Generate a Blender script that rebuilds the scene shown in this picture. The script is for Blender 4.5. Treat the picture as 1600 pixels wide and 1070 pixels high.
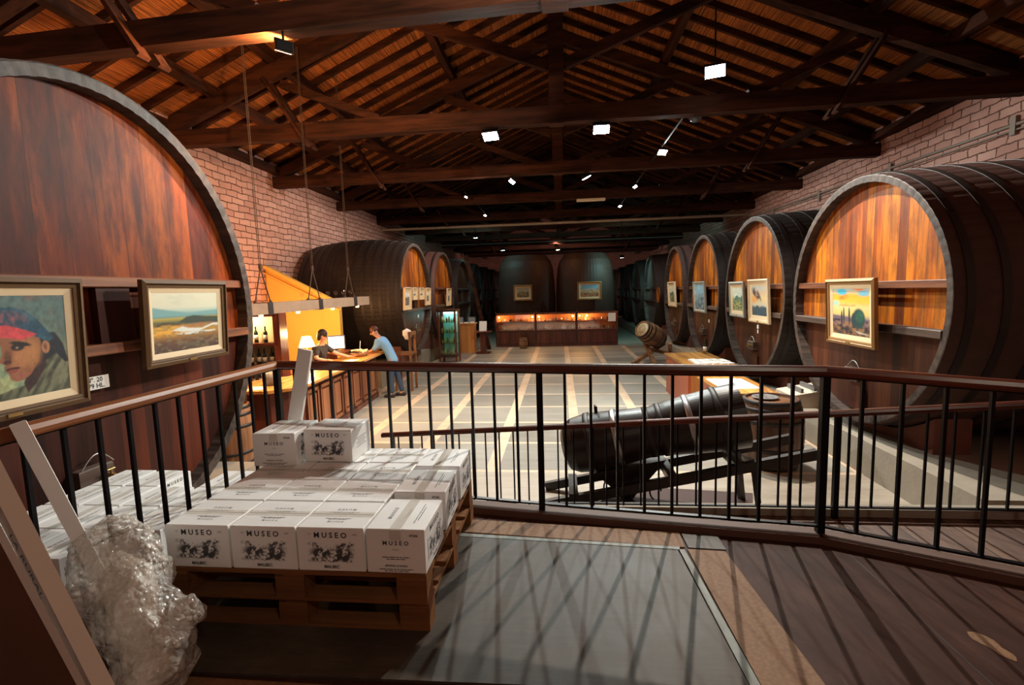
import bpy, bmesh, math, random
import numpy as np
from mathutils import Vector, Matrix, Euler

for o in list(bpy.data.objects): bpy.data.objects.remove(o, do_unlink=True)
SC = bpy.context.scene
COL = SC.collection
R = math.radians
PI = math.pi
rnd = random.Random(7)

# ------------------------------------------------------------------ camera
cam_d = bpy.data.cameras.new('camera'); cam = bpy.data.objects.new('camera', cam_d); COL.objects.link(cam)
cam_d.sensor_width = 36; cam_d.lens = 36*757/1600; cam_d.clip_start = 0.05; cam_d.clip_end = 200
_Y = Vector((75, 82, -757)).normalized(); _Z = Vector((-205, 6980, 757)); _Z = (_Z - _Z.dot(_Y)*_Y).normalized(); _X = _Y.cross(_Z)
cam.matrix_world = Matrix((_X, _Y, _Z)).to_4x4()
SC.camera = cam

# ------------------------------------------------------------------ world, exposure
w = bpy.data.worlds.new('night'); SC.world = w; w.use_nodes = True
w.node_tree.nodes['Background'].inputs[0].default_value = (0.5, 0.42, 0.38, 1)
w.node_tree.nodes['Background'].inputs[1].default_value = 0.0
SC.view_settings.view_transform = 'Standard'; SC.view_settings.look = 'None'
SC.view_settings.gamma = 1; SC.view_settings.use_curve_mapping = False
SC.view_settings.exposure = 0.0

FL, DK = -2.44, -1.55          # main floor, raised deck
HW, EAVE, SL = 7.45, 3.25, 0.43  # half width of the hall, eaves height, roof slope
YB, YF = -3.0, 41.0

WARM, WHITE, COOL, TEAL = (1, .50, .18), (1, .90, .78), (.88, .98, .93), (.35, .95, .95)
# every floodlight: name, position, target, colour, power, spot angle, lens size
FLOODS = [
 ('floodlight', (-2.9, 5.22, 2.66), (-6.6, 8.4, 2.4), WARM, 620, 165, .07, 'warm lamp under the nearest tie beam at left'),
 ('floodlight', (2.48, 8.28, 3.33), (.6, 2.0, -1.5), WHITE, 1550, 160, .12, 'large bright white floodlight above the second tie beam at right'),
 ('floodlight', (-1.17, 8.80, 2.72), (-1.8, 5.6, -1.6), COOL, 620, 150, .11, 'white floodlight under the second tie beam, left of its king post'),
 ('floodlight', (.76, 8.80, 2.72), (.8, 5.6, -1.6), COOL, 560, 150, .11, 'white floodlight under the second tie beam, right of its king post'),
 ('floodlight', (2.27, 11.17, 2.90), (3.6, 8.0, -.6), COOL, 420, 150, .08, 'cool floodlight on the right-hand conduit, nearest of its three'),
 ('floodlight', (-1.15, 12.42, 2.72), (-4.2, 11.5, -1.5), WHITE, 480, 150, .10, 'white floodlight under the third tie beam, left of its king post'),
 ('floodlight', (.70, 12.42, 2.72), (2.6, 13.0, -1.5), COOL, 360, 150, .10, 'greenish floodlight under the third tie beam, right of its king post'),
 ('floodlight', (2.22, 14.7, 2.90), (3.8, 14.0, 0), COOL, 260, 150, .07, 'cool floodlight on the right-hand conduit, middle of its three'),
 ('floodlight', (-2.81, 15.0, 2.90), (-4.2, 14.5, -.3), WHITE, 240, 150, .06, 'small lamp at the near end of the left-hand conduit'),
 ('floodlight', (-2.79, 18.7, 2.90), (-4.2, 18.0, -.3), WHITE, 200, 150, .06, 'small white lamp at the far end of the left-hand conduit'),
 ('floodlight', (2.19, 18.0, 2.90), (3.8, 17.0, 0), WHITE, 200, 150, .06, 'small warm white lamp on the right-hand conduit, farthest of its three'),
 ('floodlight', (-3.72, 21.8, 2.45), (-4.2, 25.0, -1), TEAL, 100, 160, .07, 'teal lamp high at left, over the dark far vats'),
 ('floodlight', (-2.5, 21.8, 1.86), (-2.0, 25.0, 0), TEAL, 10, 165, .07, 'teal lamp at the top left of the pair of upright vats'),
 ('floodlight', (-.06, 21.8, 1.78), (0, 23.0, .5), WARM, 18, 165, .06, 'orange lamp between the tops of the two upright vats'),
 ('floodlight', (2.72, 21.8, 1.36), (3.4, 27.0, -1), TEAL, 170, 165, .07, 'teal lamp at the top right of the pair of upright vats'),
 ('floodlight', (-.2, 30.5, 2.72), (0, 41.0, 2.6), (1, .62, .5), 420, 130, .07, 'unseen warm lamp added behind the upright vats to light the far wall'),  # added out of sight to brighten the far wall
]
# lamps behind and above the photographer: position, aim, colour, power, spot angle
REAR = [((1.8, -1.6, 2.6), (-2.2, 3.6, 0.2), (1, .80, .60), 95, 120, 'floodlight behind the photographer, aimed at the great vat'),
        ((.7, 3.3, 2.35), (-1.2, 5.0, 3.0), (1, .86, .68), 480, 85, 'floodlight above the photographer, aimed at the nearest tie beam')]

# ------------------------------------------------------------------ node helpers
class N:
    def __init__(s, name):
        s.m = bpy.data.materials.new(name); s.m.use_nodes = True; s.t = s.m.node_tree; s.b = s.t.nodes['Principled BSDF']
        s.out = s.t.nodes['Material Output']
    def n(s, typ, **kw):
        d = s.t.nodes.new(typ)
        for k, v in kw.items(): setattr(d, k, v)
        return d
    def L(s, a, b): s.t.links.new(a, b)
    def _in(s, sock, v):
        if isinstance(v, bpy.types.NodeSocket): s.L(v, sock)
        elif isinstance(v, tuple) and len(v) == 3 and sock.type == 'RGBA': sock.default_value = (*v, 1)
        else: sock.default_value = v
    def math(s, op, a, b=0.0, c=0.0):
        d = s.n('ShaderNodeMath', operation=op)
        for i, v in enumerate((a, b, c)): s._in(d.inputs[i], v)
        return d.outputs[0]
    def coord(s, scale=(1, 1, 1), rot=(0, 0, 0), kind='Object', loc=(0, 0, 0)):
        tc = s.n('ShaderNodeTexCoord'); mp = s.n('ShaderNodeMapping')
        mp.inputs['Scale'].default_value = scale; mp.inputs['Rotation'].default_value = rot; mp.inputs['Location'].default_value = loc
        s.L(tc.outputs[kind], mp.inputs[0]); return mp.outputs[0]
    def xyz(s, v):
        d = s.n('ShaderNodeSeparateXYZ'); s.L(v, d.inputs[0]); return d.outputs
    def noise(s, v, scale=5, detail=4, rough=.6, out='Fac'):
        d = s.n('ShaderNodeTexNoise'); d.inputs['Scale'].default_value = scale; d.inputs['Detail'].default_value = detail; d.inputs['Roughness'].default_value = rough
        s.L(v, d.inputs['Vector']); return d.outputs[out]
    def white(s, v):
        d = s.n('ShaderNodeTexWhiteNoise', noise_dimensions='1D'); s._in(d.inputs['W'], v); return d.outputs['Value']
    def ramp(s, f, stops):
        d = s.n('ShaderNodeValToRGB'); e = d.color_ramp.elements
        while len(e) < len(stops): e.new(.5)
        for i, (p, c) in enumerate(stops): e[i].position = p; e[i].color = (*c, 1)
        s._in(d.inputs[0], f); return d.outputs[0]
    def mix(s, f, a, b, mode='MIX'):
        d = s.n('ShaderNodeMix', data_type='RGBA', blend_type=mode)
        s._in(d.inputs[0], f); s._in(d.inputs[6], a); s._in(d.inputs[7], b); return d.outputs[2]
    def bump(s, h, strength=.3, dist=.01):
        d = s.n('ShaderNodeBump'); d.inputs['Strength'].default_value = strength; d.inputs['Distance'].default_value = dist
        s.L(h, d.inputs['Height']); s.L(d.outputs[0], s.b.inputs['Normal'])
    def fin(s, col, rough=.6, metal=0.0, spec=.5):
        s._in(s.b.inputs['Base Color'], col); s._in(s.b.inputs['Roughness'], rough); s.b.inputs['Metallic'].default_value = metal
        s.b.inputs['Specular IOR Level'].default_value = spec
        return s.m

def plain(name, c, rough=.6, metal=0.0, var=.12, scale=6, bump=0.0, spec=.5):
    n = N(name); v = n.coord(); f = n.noise(v, scale, 5)
    col = n.mix(f, tuple(x*(1-var) for x in c), tuple(min(1, x*(1+var)) for x in c))
    if bump: n.bump(n.noise(v, scale*6, 4), bump, .01)
    return n.fin(col, rough, metal, spec)

def emit(name, c, s):
    n = N(name); n.b.inputs['Base Color'].default_value = (*c, 1); n.b.inputs['Emission Color'].default_value = (*c, 1); n.b.inputs['Emission Strength'].default_value = s
    return n.m

def wood(name, c1, c2, axis=2, plank=.14, across=1, rough=.45, dark=(.02, .012, .008), grain=14, stretch=.06, seam=.03, bump=.15, streak=0.0, spec=.4, blot=0.0):
    """planks run along `axis` and are laid side by side along `across`"""
    n = N(name); v = n.coord(); x = n.xyz(v)
    pl = n.math('DIVIDE', x[across], plank); idx = n.math('FLOOR', pl); fr = n.math('FRACT', pl)
    rv = n.white(idx) if seam > 0 else .5
    sc = [1, 1, 1]; sc[axis] = stretch
    off = n.n('ShaderNodeCombineXYZ'); n._in(off.inputs[axis], n.math('MULTIPLY', rv, 7.0))
    mp = n.n('ShaderNodeMapping'); mp.inputs['Scale'].default_value = sc; n.L(v, mp.inputs[0]); n.L(off.outputs[0], mp.inputs['Location'])
    g = n.noise(mp.outputs[0], grain, 8, .65)
    b = n.noise(mp.outputs[0], grain*.28, 4, .6)
    f = n.math('ADD', n.math('MULTIPLY', g, .55), n.math('MULTIPLY', b, .45))
    f = n.math('ADD', f, n.math('MULTIPLY', n.math('SUBTRACT', rv, .5), .22))
    col = n.ramp(f, [(.3, tuple(q*.35 for q in c2)), (.44, c2), (.6, c1)])
    if streak:
        st = n.noise(mp.outputs[0], grain*.5, 5, .7)
        col = n.mix(n.math('MULTIPLY', n.ramp(st, [(.52, (0, 0, 0)), (.66, (1, 1, 1))]), streak), col, dark)
    if blot:
        sb = [1.3, 1.3, 1.3]; sb[axis] = .35
        bl = n.noise(n.coord(tuple(sb)), 2.4, 7, .72)
        col = n.mix(n.math('MULTIPLY', n.ramp(bl, [(.42, (1, 1, 1)), (.56, (0, 0, 0))]), blot), col, dark)
    if seam > 0:
        d = n.math('MINIMUM', fr, n.math('SUBTRACT', 1.0, fr))
        s_ = n.math('LESS_THAN', d, seam)
        col = n.mix(n.math('MULTIPLY', s_, .75), col, dark)
        n.bump(n.math('SUBTRACT', n.math('MULTIPLY', g, .5), s_), bump, .01)
    else: n.bump(g, bump, .01)
    return n.fin(col, rough, spec=spec)

def vcol(name, rough=.55):
    n = N(name); a = n.n('ShaderNodeAttribute', attribute_name='Col'); v = n.coord()
    n.bump(n.noise(v, 60, 4), .25, .003)
    return n.fin(a.outputs['Color'], rough)

def brick_mat(name, c1, c2, mortar, swap='YZ'):
    n = N(name); x = n.xyz(n.coord()); cb = n.n('ShaderNodeCombineXYZ')
    a = 1 if swap == 'YZ' else 0
    wob = n.noise(n.coord(), 3.0, 3)
    n.L(n.math('ADD', x[a], n.math('MULTIPLY', wob, .14)), cb.inputs[0]); n.L(n.math('ADD', x[2], n.math('MULTIPLY', n.noise(n.coord(), 2.6, 4), .11)), cb.inputs[1])
    b = n.n('ShaderNodeTexBrick'); n.L(cb.outputs[0], b.inputs['Vector'])
    b.inputs['Scale'].default_value = 1; b.inputs['Brick Width'].default_value = .40; b.inputs['Row Height'].default_value = .15
    b.inputs['Mortar Size'].default_value = .014; b.inputs['Mortar Smooth'].default_value = .6
    b.inputs['Color1'].default_value = (*c1, 1); b.inputs['Color2'].default_value = (*c2, 1); b.inputs['Mortar'].default_value = (*mortar, 1)
    blot = n.noise(n.coord(), 1.6, 6)
    col = n.mix(n.math('MULTIPLY', n.ramp(blot, [(.4, (0, 0, 0)), (.7, (1, 1, 1))]), .35), b.outputs['Color'], tuple(q*.55 for q in c1))
    h = n.math('SUBTRACT', n.math('MULTIPLY', n.noise(n.coord(), 18, 5), .5), n.math('MULTIPLY', b.outputs['Fac'], 1.2))
    n.bump(h, .6, .03)
    return n.fin(col, .85, spec=.2)

M = {}
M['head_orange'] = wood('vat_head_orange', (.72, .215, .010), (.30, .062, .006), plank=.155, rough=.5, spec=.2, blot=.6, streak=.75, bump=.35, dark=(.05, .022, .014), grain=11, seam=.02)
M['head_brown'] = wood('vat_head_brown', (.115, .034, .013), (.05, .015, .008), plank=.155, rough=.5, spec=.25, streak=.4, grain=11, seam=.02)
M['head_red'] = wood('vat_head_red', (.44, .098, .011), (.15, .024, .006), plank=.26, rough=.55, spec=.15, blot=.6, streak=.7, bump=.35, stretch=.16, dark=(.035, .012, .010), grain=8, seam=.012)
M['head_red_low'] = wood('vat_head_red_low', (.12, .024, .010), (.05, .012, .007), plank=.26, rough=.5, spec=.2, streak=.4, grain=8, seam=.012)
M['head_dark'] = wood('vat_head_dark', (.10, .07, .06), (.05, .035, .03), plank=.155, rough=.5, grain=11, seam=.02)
M['stave'] = plain('vat_stave_dark', (.024, .015, .012), .55, var=.4, scale=3, bump=.2, spec=.3)
M['stave_brown'] = plain('vat_stave_brown', (.065, .030, .024), .6, var=.4, scale=3, bump=.2, spec=.3)
M['stave_back'] = plain('upright_stave', (.050, .024, .018), .6, var=.4, scale=3, bump=.2, spec=.2)
M['stave_pink'] = plain('vat_stave_rust', (.12, .050, .040), .55, var=.3, scale=3, bump=.2)
M['chime'] = wood('vat_chime', (.085, .060, .047), (.04, .029, .025), spec=.25, axis=0, plank=.3, seam=0, rough=.55)
M['hoop'] = plain('hoop_iron', (.024, .017, .016), .5, .3, var=.3, scale=8, bump=.15)
M['bar'] = wood('vat_crossbar', (.30, .11, .045), (.13, .045, .022), axis=1, plank=10, seam=0, rough=.45)
M['bar_dark'] = wood('vat_crossbar_dark', (.12, .075, .055), (.05, .032, .025), axis=1, plank=10, seam=0, rough=.5)
M['beam'] = wood('roof_timber', (.070, .023, .011), (.024, .009, .005), spec=.12, axis=0, plank=10, seam=0, rough=.7, grain=9, stretch=.12)
M['beam_y'] = wood('roof_timber_long', (.070, .023, .011), (.024, .009, .005), spec=.12, axis=1, plank=10, seam=0, rough=.7, grain=9, stretch=.12)
M['beam_pale'] = wood('roof_timber_pale', (.34, .24, .16), (.17, .11, .07), axis=0, plank=10, seam=0, rough=.75, grain=9, stretch=.12)
M['brickY'] = brick_mat('brick_side_wall', (.68, .40, .33), (.54, .29, .235), (.12, .05, .035), 'YZ')
M['brickX'] = brick_mat('brick_end_wall', (.42, .20, .16), (.34, .15, .12), (.12, .05, .04), 'XZ')
M['black'] = plain('black_iron', (.012, .012, .014), .38, .7, var=.2)
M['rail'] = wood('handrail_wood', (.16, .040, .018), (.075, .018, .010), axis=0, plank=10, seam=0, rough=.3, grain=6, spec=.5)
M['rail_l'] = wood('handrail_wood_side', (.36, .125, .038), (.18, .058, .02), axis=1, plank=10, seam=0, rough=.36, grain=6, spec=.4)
M['concrete'] = plain('concrete', (.29, .245, .19), .85, var=.25, scale=4, bump=.3)
M['white'] = plain('white_carton', (.86, .86, .85), .6, var=.04, scale=3)
M['kraft'] = plain('kraft_carton', (.34, .18, .11), .75, var=.12, scale=4)
M['kraft_dark'] = plain('kraft_carton_dark', (.13, .055, .03), .75, var=.15, scale=4)
M['kraft_pale'] = plain('pale_kraft', (.42, .28, .21), .6, var=.08, scale=4)
M['ink'] = plain('black_ink', (.03, .03, .035), .6, var=.1)
M['ink_grey'] = plain('grey_ink', (.22, .22, .23), .6, var=.1)
M['pallet'] = wood('pallet_wood', (.30, .13, .045), (.14, .055, .02), axis=0, plank=10, seam=0, rough=.8, spec=.2, grain=8)
M['pallet_y'] = wood('pallet_wood_cross', (.30, .13, .045), (.14, .055, .02), axis=1, plank=10, seam=0, rough=.8, spec=.2, grain=8)
M['oak'] = wood('oak_staves', (.36, .17, .075), (.16, .07, .035), axis=2, plank=10, seam=0, rough=.5, grain=8)
M['oak_dark'] = wood('dark_staves', (.032, .019, .015), (.014, .009, .008), axis=0, plank=10, seam=0, rough=.35, grain=8)
M['oak_x'] = wood('oak_staves_flat', (.40, .19, .075), (.18, .075, .03), axis=0, plank=10, seam=0, rough=.5, grain=8)
M['mahog'] = wood('mahogany', (.20, .052, .028), (.09, .022, .014), axis=2, plank=.35, rough=.32, grain=7)
M['mahog_x'] = wood('mahogany_flat', (.24, .065, .03), (.11, .028, .016), axis=1, plank=10, seam=0, rough=.3, grain=7)
M['counter'] = wood('counter_top_wood', (.80, .42, .12), (.55, .24, .06), axis=1, plank=.25, across=0, rough=.25, grain=6, seam=.01)
M['orange_panel'] = wood('orange_panel', (.62, .26, .07), (.42, .15, .04), axis=2, plank=10, seam=0, rough=.4, grain=6)
M['yellow'] = plain('yellow_plaster', (.85, .50, .10), .8, var=.06, scale=2)
M['brass'] = plain('brass', (.55, .36, .14), .3, .9)
M['steel'] = plain('worn_steel', (.45, .45, .46), .35, .9)
M['skin'] = plain('skin', (.52, .27, .18), .55, var=.06)
M['hair_red'] = plain('auburn_hair', (.10, .025, .015), .6)
M['hair'] = plain('dark_hair', (.02, .012, .01), .6)
M['shirt_blue'] = plain('blue_shirt', (.20, .42, .72), .8, var=.1)
M['jeans'] = plain('denim', (.035, .06, .12), .85, var=.25, scale=20)
M['top_dark'] = plain('dark_jumper', (.02, .018, .022), .85)
M['shoe'] = plain('shoe', (.015, .015, .02), .5)
M['paper'] = plain('paper', (.82, .80, .76), .6, var=.03)
M['gold_frame'] = plain('gilt_frame', (.34, .18, .06), .42, .2, var=.2, scale=9)
M['olive_frame'] = plain('olive_gilt_frame', (.125, .065, .026), .6, .0, var=.2, scale=9, spec=.25)
M['cream'] = plain('cream_liner', (.72, .55, .34), .6, var=.05)
M['silver_frame'] = plain('silver_frame', (.42, .44, .40), .4, .4, var=.1)
M['canvas'] = vcol('painted_canvas')
M['print'] = vcol('printed_carton', .6)
M['bottle'] = plain('dark_bottle_glass', (.012, .022, .012), .12, var=.1, spec=.8)
M['bottle_pale'] = plain('pale_bottle_glass', (.45, .50, .42), .12, var=.1, spec=.8)
M['rope'] = plain('rope', (.05, .028, .018), .9)
M['grey'] = plain('grey_plastic', (.16, .15, .15), .5)
M['osb'] = None
def _osb():
    n = N('osb_board'); v = n.coord()
    vo = n.n('ShaderNodeTexVoronoi'); vo.inputs['Scale'].default_value = 55; n.L(v, vo.inputs['Vector'])
    col = n.mix(n.math('MULTIPLY', vo.outputs['Distance'], 1.0), (.30, .155, .06), (.17, .08, .032))
    col = n.mix(n.math('MULTIPLY', n.noise(v, 7, 5), .5), col, (.16, .07, .04))
    return n.fin(col, .75)
M['osb'] = _osb()
def _deck():
    n = N('deck_plywood'); v = n.coord(); x = n.xyz(v)
    g = n.noise(n.coord((1, .12, 1)), 9, 8, .7); b = n.noise(v, 2.2, 7, .7)
    f = n.math('ADD', n.math('MULTIPLY', g, .5), n.math('MULTIPLY', b, .5))
    col = n.ramp(f, [(.3, (.020, .007, .0045)), (.5, (.050, .018, .011)), (.7, (.10, .042, .026))])
    sc = n.ramp(n.noise(n.coord((6, .6, 1)), 5, 6, .8), [(.62, (0, 0, 0)), (.75, (1, 1, 1))])
    col = n.mix(n.math('MULTIPLY', sc, .35), col, (.28, .20, .16))
    n.bump(f, .2, .01)
    return n.fin(col, .65, spec=.15)
M['deck'] = _deck()
def _plate():
    n = N('worn_floor_panel'); v = n.coord()
    b = n.noise(v, 1.8, 8, .75); s = n.noise(n.coord((.3, 3, 1)), 12, 6, .8)
    col = n.ramp(n.math('ADD', n.math('MULTIPLY', b, .7), n.math('MULTIPLY', s, .3)), [(.3, (.030, .022, .016)), (.5, (.064, .049, .037)), (.72, (.125, .10, .076))])
    return n.fin(col, n.math('ADD', n.math('MULTIPLY', b, .3), .42), spec=.25)
M['plate'] = _plate()
M['plate_edge'] = plain('worn_pale_edge', (.17, .18, .155), .6, var=.5, scale=14)
def _cane():
    n = N('cane_matting'); v = n.coord()
    g = n.noise(n.coord((60, .8, 60)), 1.0, 5, .7)
    b = n.noise(n.coord((1.4, 1.4, 1.4)), 1.5, 5)
    kn = n.noise(n.coord((14, 1.6, 14)), 2.0, 3)
    col = n.ramp(g, [(.36, (.03, .009, .004)), (.47, (.27, .08, .018)), (.62, (.60, .20, .045))])
    col = n.mix(n.math('MULTIPLY', n.ramp(b, [(.45, (0, 0, 0)), (.75, (1, 1, 1))]), .45), col, (.12, .045, .02))
    col = n.mix(n.math('MULTIPLY', n.ramp(kn, [(.3, (1, 1, 1)), (.42, (0, 0, 0))]), .5), col, (.04, .015, .008))
    n.bump(g, .7, .02)
    return n.fin(col, .8, spec=.2)
M['cane'] = _cane()
def _floor():
    n = N('slab_floor'); v = n.coord(); x = n.xyz(v)
    X, Yv = x[0], x[1]
    fx = n.math('FRACT', n.math('DIVIDE', n.math('ADD', X, .98+.09+12.0), 1.2))
    stx = n.math('LESS_THAN', fx, .15)
    fy = n.math('FRACT', n.math('DIVIDE', n.math('ADD', Yv, -6.33+12.3), 1.23))
    sty = n.math('LESS_THAN', fy, .065)
    far = n.math('GREATER_THAN', Yv, 6.33)
    far = n.math('MULTIPLY', far, n.math('LESS_THAN', Yv, 21.0))
    st = n.math('MULTIPLY', n.math('MAXIMUM', stx, sty), far)
    ix = n.math('FLOOR', n.math('DIVIDE', n.math('ADD', X, 13.07), 1.2)); iy = n.math('FLOOR', n.math('DIVIDE', n.math('ADD', Yv, 5.97), 1.23))
    rv = n.white(n.math('ADD', ix, n.math('MULTIPLY', iy, 13.7)))
    s = n.noise(n.coord((.35, 2.5, 1)), 3.5, 7, .7); b = n.noise(v, .7, 5)
    slab = n.ramp(n.math('ADD', n.math('MULTIPLY', s, .6), n.math('MULTIPLY', rv, .3)), [(.25, (.17, .15, .125)), (.5, (.28, .255, .215)), (.75, (.37, .34, .29))])
    strip = n.ramp(n.noise(v, 3, 5), [(.3, (.50, .34, .23)), (.7, (.68, .50, .35))])
    near = n.ramp(n.math('ADD', n.math('MULTIPLY', s, .5), n.math('MULTIPLY', b, .5)), [(.3, (.22, .175, .13)), (.5, (.36, .30, .235)), (.7, (.48, .42, .34))])
    col = n.mix(far, near, slab); col = n.mix(st, col, strip)
    col = n.mix(n.math('MULTIPLY', n.ramp(b, [(.5, (0, 0, 0)), (.8, (1, 1, 1))]), .25), col, (.18, .14, .10))
    return n.fin(col, n.math('ADD', n.math('MULTIPLY', s, .25), .32), spec=.45)
M['floor'] = _floor()
def _glass(name, tint=(1, 1, 1), gl=.12):
    n = N(name); t = n.n('ShaderNodeBsdfTransparent'); t.inputs[0].default_value = (*tint, 1)
    g = n.n('ShaderNodeBsdfGlossy'); g.inputs['Roughness'].default_value = .03
    m = n.n('ShaderNodeMixShader'); m.inputs[0].default_value = gl
    n.L(t.outputs[0], m.inputs[1]); n.L(g.outputs[0], m.inputs[2]); n.L(m.outputs[0], n.out.inputs[0])
    return n.m
M['glass'] = _glass('clear_glass')
M['glass_teal'] = _glass('tinted_glass', (.75, .95, .9), .12)
def _wrap():
    n = N('bubble_wrap'); v = n.coord()
    t = n.n('ShaderNodeBsdfTransparent'); t.inputs[0].default_value = (.93, .92, .90, 1)
    b = n.b; b.inputs['Base Color'].default_value = (.80, .76, .70, 1); b.inputs['Roughness'].default_value = .13; b.inputs['Specular IOR Level'].default_value = 1.0
    b.inputs['Coat Weight'].default_value = .6
    bub = n.n('ShaderNodeTexVoronoi'); bub.inputs['Scale'].default_value = 46; n.L(v, bub.inputs['Vector'])
    h = n.math('ADD', n.math('MULTIPLY', bub.outputs['Distance'], -.6), n.math('MULTIPLY', n.noise(v, 10, 4, .6), 1.2))
    n.bump(h, .9, .02)
    f = n.ramp(n.noise(v, 9, 5, .7), [(.35, (.24, .24, .24)), (.65, (.62, .62, .62))])
    m = n.n('ShaderNodeMixShader'); n.L(f, m.inputs[0]); n.L(t.outputs[0], m.inputs[1]); n.L(b.outputs[0], m.inputs[2]); n.L(m.outputs[0], n.out.inputs[0])
    return n.m
M['wrap'] = _wrap()

# ------------------------------------------------------------------ mesh builder
class MB:
    def __init__(s): s.v = []; s.f = []; s.mi = []; s.sm = []
    def add(s, vs, fs, mi=0, sm=False):
        o = len(s.v); s.v += [tuple(p) for p in vs]; s.f += [tuple(i+o for i in f) for f in fs]; s.mi += [mi]*len(fs); s.sm += [sm]*len(fs); return s
    def box(s, x0, x1, y0, y1, z0, z1, mi=0, mat=None, bev=0):
        if bev:
            b = bev; vs = []
            for z, i in ((z0, b), (z0+b, 0), (z1-b, 0), (z1, b)):
                vs += [(x0+i, y0+i, z), (x1-i, y0+i, z), (x1-i, y1-i, z), (x0+i, y1-i, z)]
            fs = [(3, 2, 1, 0), (12, 13, 14, 15)]
            for k in range(3):
                for j in range(4): a = k*4+j; c = k*4+(j+1) % 4; fs.append((a, c, c+4, a+4))
        else:
            vs = [(x0, y0, z0), (x1, y0, z0), (x1, y1, z0), (x0, y1, z0), (x0, y0, z1), (x1, y0, z1), (x1, y1, z1), (x0, y1, z1)]
            fs = [(3, 2, 1, 0), (4, 5, 6, 7), (0, 1, 5, 4), (1, 2, 6, 5), (2, 3, 7, 6), (3, 0, 4, 7)]
        if mat is not None: vs = [mat @ Vector(p) for p in vs]
        return s.add(vs, fs, mi)
    def bar(s, p0, p1, w, h, mi=0, up=(0, 0, 1)):
        p0 = Vector(p0); p1 = Vector(p1); d = (p1-p0); L = d.length; d.normalize(); u = Vector(up)
        sd = d.cross(u)
        if sd.length < 1e-4: sd = d.cross(Vector((1, 0, 0)))
        sd.normalize(); u = sd.cross(d)
        m = Matrix((d, sd, u)).transposed().to_4x4(); m.translation = p0
        return s.box(0, L, -w/2, w/2, -h/2, h/2, mi, m)
    def tube(s, pts, r, seg=8, mi=0, caps=True, sm=True):
        pts = [Vector(p) for p in pts]; rs = r if isinstance(r, (list, tuple)) else [r]*len(pts)
        rings = []; n0 = None
        for i, p in enumerate(pts):
            t = (pts[min(i+1, len(pts)-1)]-pts[max(i-1, 0)]).normalized()
            if n0 is None:
                n0 = t.cross(Vector((0, 0, 1)));
                if n0.length < 1e-3: n0 = t.cross(Vector((1, 0, 0)))
            n0 = (n0 - n0.dot(t)*t).normalized(); b = t.cross(n0)
            rings.append([p+(n0*math.cos(2*PI*k/seg)+b*math.sin(2*PI*k/seg))*rs[i] for k in range(seg)])
        vs = [q for rg in rings for q in rg]; fs = []
        for i in range(len(pts)-1):
            for k in range(seg): a = i*seg+k; c = i*seg+(k+1) % seg; fs.append((a, c, c+seg, a+seg))
        s.add(vs, fs, mi, sm)
        if caps: s.add(rings[0], [tuple(range(seg))[::-1]], mi); s.add(rings[-1], [tuple(range(seg))], mi)
        return s
    def lathe(s, prof, seg=24, mi=0, mat=None, sm=True, caps=True):
        """prof = [(radius, z)...] about local z"""
        vs = []; fs = []
        for r, z in prof: vs += [(r*math.cos(2*PI*k/seg), r*math.sin(2*PI*k/seg), z) for k in range(seg)]
        for i in range(len(prof)-1):
            for k in range(seg): a = i*seg+k; c = i*seg+(k+1) % seg; fs.append((a, c, c+seg, a+seg))
        if caps and prof[0][0] > 1e-5: fs.append(tuple(range(seg))[::-1])
        if caps and prof[-1][0] > 1e-5: fs.append(tuple((len(prof)-1)*seg+k for k in range(seg)))
        if mat is not None: vs = [mat @ Vector(p) for p in vs]
        return s.add(vs, fs, mi, sm)
    def prism(s, poly, a0, a1, axis=0, mi=0):
        """poly in the two other axes, extruded along axis"""
        n = len(poly)
        def pt(q, a):
            if axis == 0: return (a, q[0], q[1])
            if axis == 1: return (q[0], a, q[1])
            return (q[0], q[1], a)
        vs = [pt(q, a0) for q in poly]+[pt(q, a1) for q in poly]
        fs = [tuple(range(n))[::-1], tuple(range(n, 2*n))]+[(i, (i+1) % n, n+(i+1) % n, n+i) for i in range(n)]
        return s.add(vs, fs, mi)
    def mesh(s, me, mat, mi=0):
        return s.add([mat @ v.co for v in me.vertices], [tuple(p.vertices) for p in me.polygons], mi)
    def make(s, name, mats):
        me = bpy.data.meshes.new(name); me.from_pydata(s.v, [], s.f)
        for m in (mats if isinstance(mats, (list, tuple)) else [mats]): me.materials.append(M[m] if isinstance(m, str) else m)
        me.polygons.foreach_set('material_index', s.mi); me.polygons.foreach_set('use_smooth', s.sm)
        bm = bmesh.new(); bm.from_mesh(me); bmesh.ops.recalc_face_normals(bm, faces=bm.faces); bm.to_mesh(me); bm.free()
        me.update(); return me
    def build(s, name, mats, parent=None, loc=(0, 0, 0), rz=0, label=None, cat=None, group=None, kind=None):
        o = bpy.data.objects.new(name, s.make(name, mats)); COL.objects.link(o)
        o.location = loc; o.rotation_euler = (0, 0, rz)
        if parent: o.parent = parent
        return tag(o, label, cat, group, kind)

def tag(o, label=None, cat=None, group=None, kind=None):
    for k, v in (('label', label), ('category', cat), ('group', group), ('kind', kind)):
        if v: o[k] = v
    return o
def thing(name, label, cat, loc=(0, 0, 0), rz=0, group=None, rot=None):
    o = bpy.data.objects.new(name, None); COL.objects.link(o); o.location = loc; o.rotation_euler = rot or (0, 0, rz); o.empty_display_size = .1
    return tag(o, label, cat, group)
def copy_tree(o, parent=None):
    c = o.copy(); COL.objects.link(c); c.parent = parent
    for ch in list(o.children): copy_tree(ch, c)
    return c
def relabel(o, label, group=None):
    o['label'] = label
    if group: o['group'] = group
    return o

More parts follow.
